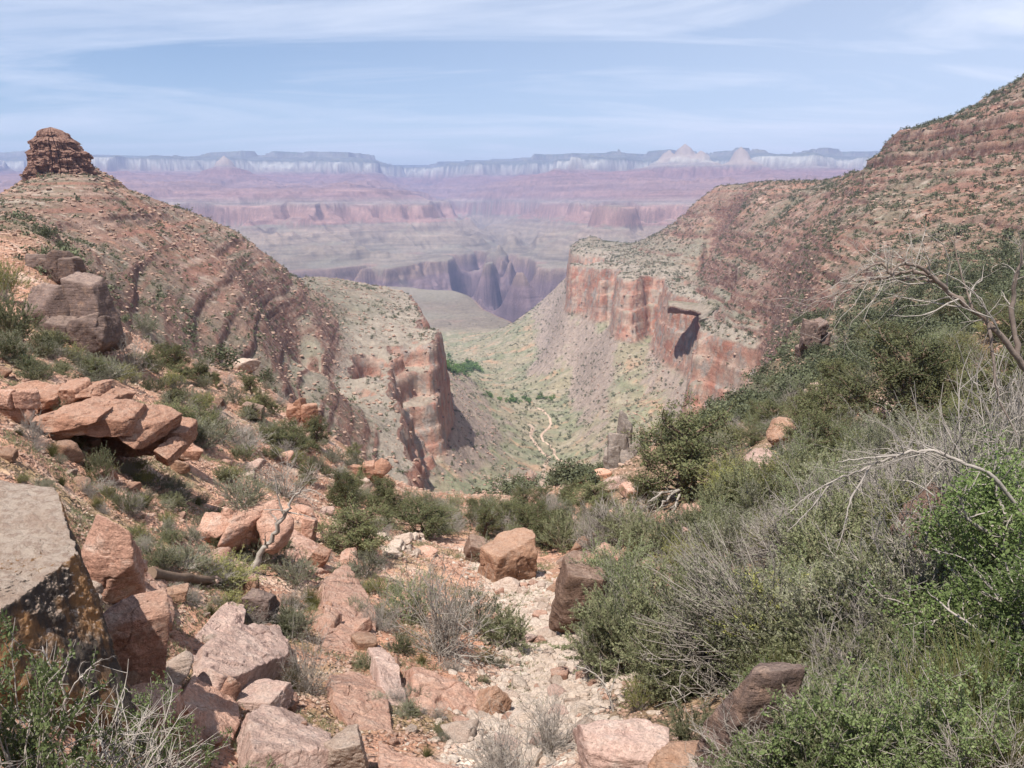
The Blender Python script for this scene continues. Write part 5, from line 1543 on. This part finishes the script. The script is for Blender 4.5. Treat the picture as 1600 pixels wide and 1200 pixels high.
brush(70, [(1180, 1010), (1600, 930), (1600, 1260), (1180, 1260)], ['thorn', 'green', 'twig', 'tuft'], (.8, 1.3),
      {'thorn': 'thorny spray in the lower right thicket', 'green': 'green shrub in the lower right thicket', 'twig': 'bare shrub in the lower right thicket', 'tuft': 'wiry grass in the lower right thicket'}, 'lower right thicket')

# ------------------------------------------------------------------ dead wood
def dead_tree(name, label, limbs, base_r, mat, twigs, seed, cat='dead tree'):
    """limbs: list of (list of (px, py, Y), r0, r1)"""
    r = np.random.RandomState(seed)
    mb = MB(); tw = MB()
    base = None
    for pts, r0, r1 in limbs:
        K = np.array([at(*p) for p in pts])
        if base is None: base = K[0].copy()
        tt = np.linspace(0, len(K) - 1, (len(K) - 1) * 6 + 1)
        # Catmull-Rom through the traced points
        i = np.minimum(tt.astype(int), len(K) - 2); f = (tt - i)[:, None]
        p0 = K[np.maximum(i - 1, 0)]; p1 = K[i]; p2 = K[i + 1]; p3 = K[np.minimum(i + 2, len(K) - 1)]
        P = .5 * ((2 * p1) + (-p0 + p2) * f + (2 * p0 - 5 * p1 + 4 * p2 - p3) * f ** 2 + (-p0 + 3 * p1 - 3 * p2 + p3) * f ** 3)
        P += r.randn(*P.shape) * r0 * .3
        tube(mb, P - base, np.linspace(r0, r1, len(P)) * (1 + .12 * r.randn(len(P))), 6)
        L0 = np.linalg.norm(K[-1] - K[0])
        for k in range(int(twigs * len(pts))):
            a = r.randint(len(P) // 4, len(P) - 1)
            d = (P[a] - P[a - 1]) / np.linalg.norm(P[a] - P[a - 1]) + r.randn(3) * .55
            Q = grow(r, P[a] - base, d, L0 * (.08 + .17 * r.rand()), 5, .22, -.03)
            ra = np.interp(a, [0, len(P)], [r0, r1]) * .42
            tube(tw, Q, np.linspace(ra, ra * .3, 6), 4)
            for q in range(3):
                b = 1 + r.randint(5)
                Q2 = grow(r, Q[b], (Q[b] - Q[b - 1]) / np.linalg.norm(Q[b] - Q[b - 1]) + r.randn(3) * .6, L0 * (.03 + .07 * r.rand()), 4, .25, -.02)
                tube(tw, Q2, np.linspace(ra * .4, ra * .18, 5), 3)
    root = empty(name, base, label, cat)
    lim = mb.build('branch' if 'arch' in label else 'trunk', MB_[mat], root)
    tw.build('twigs', MB_['grey' if mat != 'pale' else 'pale'], lim)
    return root
gA = hit(1690, 900) or at(1690, 900, 9.5)
dead_tree('dead_tree', 'bare dead tree arching in from the right edge across the slope', [
    ([(1690, 860, 9.4), (1640, 640, 9.3), (1598, 572, 9.2), (1545, 505, 9.2), (1490, 462, 9.3), (1452, 432, 9.4), (1420, 425, 9.5), (1385, 432, 9.6), (1345, 444, 9.7), (1305, 460, 9.8), (1270, 480, 9.9)], .040, .005),
    ([(1478, 452, 9.3), (1440, 418, 9.2), (1405, 414, 9.1), (1392, 428, 9.0), (1378, 412, 9.0), (1350, 422, 8.9), (1318, 448, 8.9), (1300, 486, 8.8)], .022, .005),
    ([(1465, 440, 9.3), (1430, 436, 9.5), (1395, 438, 9.6), (1360, 434, 9.7)], .018, .005),
    ([(1590, 560, 9.2), (1582, 480, 9.3), (1590, 420, 9.3), (1605, 360, 9.3)], .035, .012),
    ([(1545, 505, 9.2), (1552, 560, 9.1), (1560, 620, 9.0), (1590, 680, 8.9)], .02, .006),
    ([(1520, 484, 9.2), (1500, 420, 9.4), (1490, 370, 9.5)], .012, .004),
], .05, 'dark_grey', 3.4, 5)
dead_tree('dead_tree', 'second bare branch arching low over the brush below the first dead tree', [
    ([(1640, 860, 9.0), (1560, 755, 9.0), (1510, 725, 9.0), (1460, 706, 9.1), (1420, 706, 9.2), (1380, 720, 9.3), (1330, 740, 9.4), (1295, 755, 9.5), (1262, 775, 9.6), (1236, 800, 9.6)], .028, .005),
    ([(1360, 728, 9.3), (1330, 780, 9.2), (1320, 820, 9.1), (1308, 860, 9.0)], .015, .004),
    ([(1400, 712, 9.2), (1350, 716, 9.2), (1310, 722, 9.2)], .014, .004),
    ([(1460, 775, 9.0), (1430, 755, 9.1), (1390, 748, 9.2)], .012, .004),
    ([(1300, 752, 9.5), (1262, 800, 9.5), (1230, 830, 9.5)], .012, .004),
], .04, 'grey', 3.4, 6)
g = hit(394, 892)
dead_tree('dead_snag', 'thin grey dead trunk with a fork leaning on the left slope', [
    ([(392, 896, g.y), (410, 862, g.y), (428, 838, g.y), (444, 806, g.y), (458, 780, g.y), (474, 760, g.y)], .10, .02),
    ([(444, 806, g.y), (434, 775, g.y), (430, 742, g.y)], .035, .012),
    ([(448, 800, g.y), (470, 804, g.y), (494, 812, g.y)], .025, .006),
    ([(468, 768, g.y), (490, 766, g.y), (512, 782, g.y)], .02, .005),
], .1, 'grey', .8, 7)
dead_tree('dead_shrub', 'bleached antler-shaped bare shrub standing before the dark face of the big block', [
    ([(98, 1150, 6.2), (102, 1110, 6.2), (98, 1075, 6.2), (78, 1040, 6.2), (66, 1010, 6.2)], .012, .005),
    ([(100, 1100, 6.2), (118, 1068, 6.1), (140, 1044, 6.1), (160, 1028, 6.1)], .009, .003),
    ([(100, 1118, 6.2), (130, 1092, 6.1), (168, 1070, 6.1)], .009, .003),
    ([(96, 1070, 6.2), (104, 1044, 6.2), (110, 1022, 6.2)], .007, .003),
], .012, 'pale', 2.0, 8, cat='shrub')
g = hit(960, 1110)
dead_tree('dead_shrub', 'bleached bare sapling behind the flat-topped boulder at the bottom', [
    ([(962, 1118, g.y), (950, 1085, g.y), (942, 1062, g.y), (938, 1028, g.y)], .03, .008),
    ([(946, 1070, g.y), (925, 1050, g.y), (898, 1040, g.y)], .016, .005),
    ([(950, 1086, g.y), (962, 1060, g.y), (968, 1030, g.y)], .014, .005),
], .03, 'pale', 1.8, 9, cat='shrub')
g = hit(1050, 790)
dead_tree('dead_roots', 'tangle of bare grey roots under the large dark juniper', [
    ([(1060, 765, g.y), (1040, 782, g.y - 1), (1026, 800, g.y - 1.5)], .10, .02),
    ([(1056, 768, g.y), (1030, 772, g.y - 1), (1012, 786, g.y - 1.4)], .09, .02),
    ([(1062, 772, g.y), (1052, 798, g.y - 1.2), (1040, 818, g.y - 2)], .08, .02),
], .1, 'grey', 3.0, 10, cat='roots')

# ------------------------------------------------------------------ scrub over the hillsides: the 300 largest as things, the rest as one mass
def clump(seed, n, leafsz):
    r = np.random.RandomState(seed); mb = MB()
    blobs = r.randn(7, 3) * np.array([.24, .24, .14]) + np.array([0, 0, .38])
    c = blobs[r.randint(7, size=n)] + r.randn(n, 3) * .13
    c[:, 2] = np.abs(c[:, 2])
    leaves(mb, c, leafsz, r, .8, .3)
    return mb
PRO = [clump(500 + i, 900, .07) for i in range(5)]
PROL = [(np.concatenate(m.V), np.concatenate(m.F4)) for m in [clump(520 + i, 60, .22) for i in range(5)]]
X, Y, r = sample(90000, 85, 2300, .95, 61)
X2, Y2, r2 = sample(16000, 560, 2600, .3, 65, .45)
X = np.r_[X, X2]; Y = np.r_[Y, Y2]
zr, sr = height(X, Y)
nn = pn2(X / 70, Y / 70, 62) + .6 * pn2(X / 22, Y / 22, 63)
dens = np.where(X > 0, .80, .36) + 1.25 * np.clip(nn, -.5, .5)
dens = np.where(sr < SBOT, .30 + .5 * np.clip(nn, -.3, .5), dens)
dens = np.where((sr < ZTOP) & (sr > SBOT), .05, dens)
dens = np.where((X / Y > .42) & (zr > 30), .95, dens)
ok = (r.rand(len(X)) < dens) & seen(X, Y, zr, .002)
X, Y, zr, sr = X[ok], Y[ok], zr[ok], sr[ok]
S = np.exp(r.randn(len(X)) * .42) * np.where(X > 0, 2.4, 1.7) * (.8 + .35 * sstep(300, 900, Y)) * np.where(sr < SBOT, 1.15, 1.0) * np.where((X / Y > .42) & (zr > 30), 1.35, 1.0)
S = np.minimum(S, 4.6)
app = S / Y
ux, vy = px_of(X, Y, zr)
front = (ux > 935) & (ux < 1035) & (Y < 112)
S = np.where(front, .3, S); app = S / Y
inside = (ux > 0) & (ux < 1600) & (vy < 1200)
order = np.argsort(-np.where(inside, app, 0))
big = order[:300]; rest = order[300:]
cl_objs = []
for q, i in enumerate(big):
    v = q % 5
    lab = 'dark green scrub bush dotted on the right hillside' if X[i] > 0 else 'dark green scrub bush dotted on the left hillside'
    grp = 'scrub bushes on the right hillside' if X[i] > 0 else 'scrub bushes on the left hillside'
    if v >= len(cl_objs):
        o = PRO[v].build('scrub_bush', ML['scrub'], smooth=False); cl_objs.append(o)
    else:
        o = cl_objs[v].copy(); COL.objects.link(o)
    o.location = (X[i], Y[i], zr[i] - .1); s_ = S[i]
    o.scale = (s_, s_, s_ * (.7 + .5 * r.rand())); o.rotation_euler = (0, 0, r.rand() * 6.28)
    tag(o, lab, 'bush', grp)
hf = r.rand(len(rest)) < .55
scatter_mesh('scrub', X[rest[hf]], Y[rest[hf]], S[rest[hf]], ML['scrub'], 'dark scrub bushes speckling the distant hillsides and valley floor', 'scrub', PROL, 64, lift=-.03, squash=(.7, 1.2))
scatter_mesh('sage_scrub', X[rest[~hf]], Y[rest[~hf]], S[rest[~hf]] * .8, ML['scrub_pale'], 'grey low scrub speckling the distant hillsides and valley floor', 'scrub', PROL, 66, lift=-.03, squash=(.6, 1.0))

# ------------------------------------------------------------------ cottonwoods on the valley floor
def cotton(n, spots, hm_, label, group, seed):
    r = np.random.RandomState(seed); pro = None
    for i in range(n):
        a = spots[r.randint(len(spots))]
        g_ = hit(a[0] + r.randn() * a[2], a[1] + r.randn() * a[3], 1000)
        if g_ is None or g_.y < 1100: continue
        if pro is None:
            mb = clump(700, 260, .15); cr_ = mb
            root = empty('cottonwood_tree', g_, label, 'tree', group)
            st = MB(); tube(st, [(0, 0, 0), (.01, 0, .2), (0, .01, .45)], [.035, .028, .012], 6)
            st.build('trunk', MB_['brown'], root); mb.build('crown', ML['cotton'], root, smooth=False)
            pro = root; o = root
        else:
            o = copy_tree(pro)
        s_ = hm_ * (.7 + .6 * r.rand())
        o.location = g_; o.scale = (s_ * 1.1, s_ * 1.1, s_); o.rotation_euler = (0, 0, r.rand() * 6.28)
cotton(70, [(698, 570, 4, 6), (706, 580, 5, 5), (716, 576, 7, 5), (728, 576, 8, 4), (738, 578, 6, 3), (702, 588, 4, 4)], 11, 'green cottonwood in the grove below the left cliff', 'cottonwood grove', 71)
cotton(46, [(748, 620, 10, 2), (775, 622, 12, 3), (800, 626, 12, 3), (830, 628, 12, 3), (852, 622, 10, 2)], 6, 'low dark tree in the line along the valley creek', 'creekside trees', 72)

# ------------------------------------------------------------------ short grass on the damp bank
X, Y, r = sample(60000, 9, 40, 1.2, 81, .66)
m = (pn2(X / 3, Y / 3, 86) + .5 * pn2(X / .8, Y / .8, 82) > .12) & (X / Y < .05)
gl = hit(225, 880); gl2 = hit(280, 940)
m |= (np.hypot(X - gl.x, Y - gl.y) < 1.9) | (np.hypot(X - gl2.x, Y - gl2.y) < 1.8)
X, Y = X[m], Y[m]
GR = []
for i in range(4):
    rr = np.random.RandomState(830 + i); mb = MB()
    leaves(mb, np.c_[rr.randn(9, 2) * .35, np.zeros(9)], 1.0, rr, .09, 1.6, jit=.5)
    GR.append((np.concatenate(mb.V), np.concatenate(mb.F4)))
scatter_mesh('grass', X, Y, (.05 + .07 * r.rand(len(X))) * (Y / 15) ** .5, ML['green'], 'short green grass on the left slope', 'grass', GR, 84, lift=0)

# ------------------------------------------------------------------ haze
def box(name, x0, x1, y0, y1, z0, z1, mat):
    V = np.array([(x, y, z) for x in (x0, x1) for y in (y0, y1) for z in (z0, z1)])
    F = np.array([(0, 1, 3, 2), (4, 6, 7, 5), (0, 4, 5, 1), (2, 3, 7, 6), (0, 2, 6, 4), (1, 5, 7, 3)])
    return mesh_obj(name, V, F, mat, smooth=False)
hm = bpy.data.materials.new('haze'); hm.use_nodes = True
t = hm.node_tree
for n in list(t.nodes): t.nodes.remove(n)
ho = N(t, 'ShaderNodeOutputMaterial')
pv = N(t, 'ShaderNodeVolumePrincipled')
pv.inputs['Color'].default_value = (.44, .54, .90, 1)
pv.inputs['Density'].default_value = 7.0e-5
pv.inputs['Anisotropy'].default_value = 0.0
L(t, pv.outputs[0], ho.inputs['Volume'])
xm = 1.31 * YF
hb = box('haze', -xm, xm, -400, YF + 100, float(GZ.min()) - 1, float(GZ.max()) + 15, hm)
tag(hb, 'pale blue haze filling the canyon air', 'haze', kind='stuff')
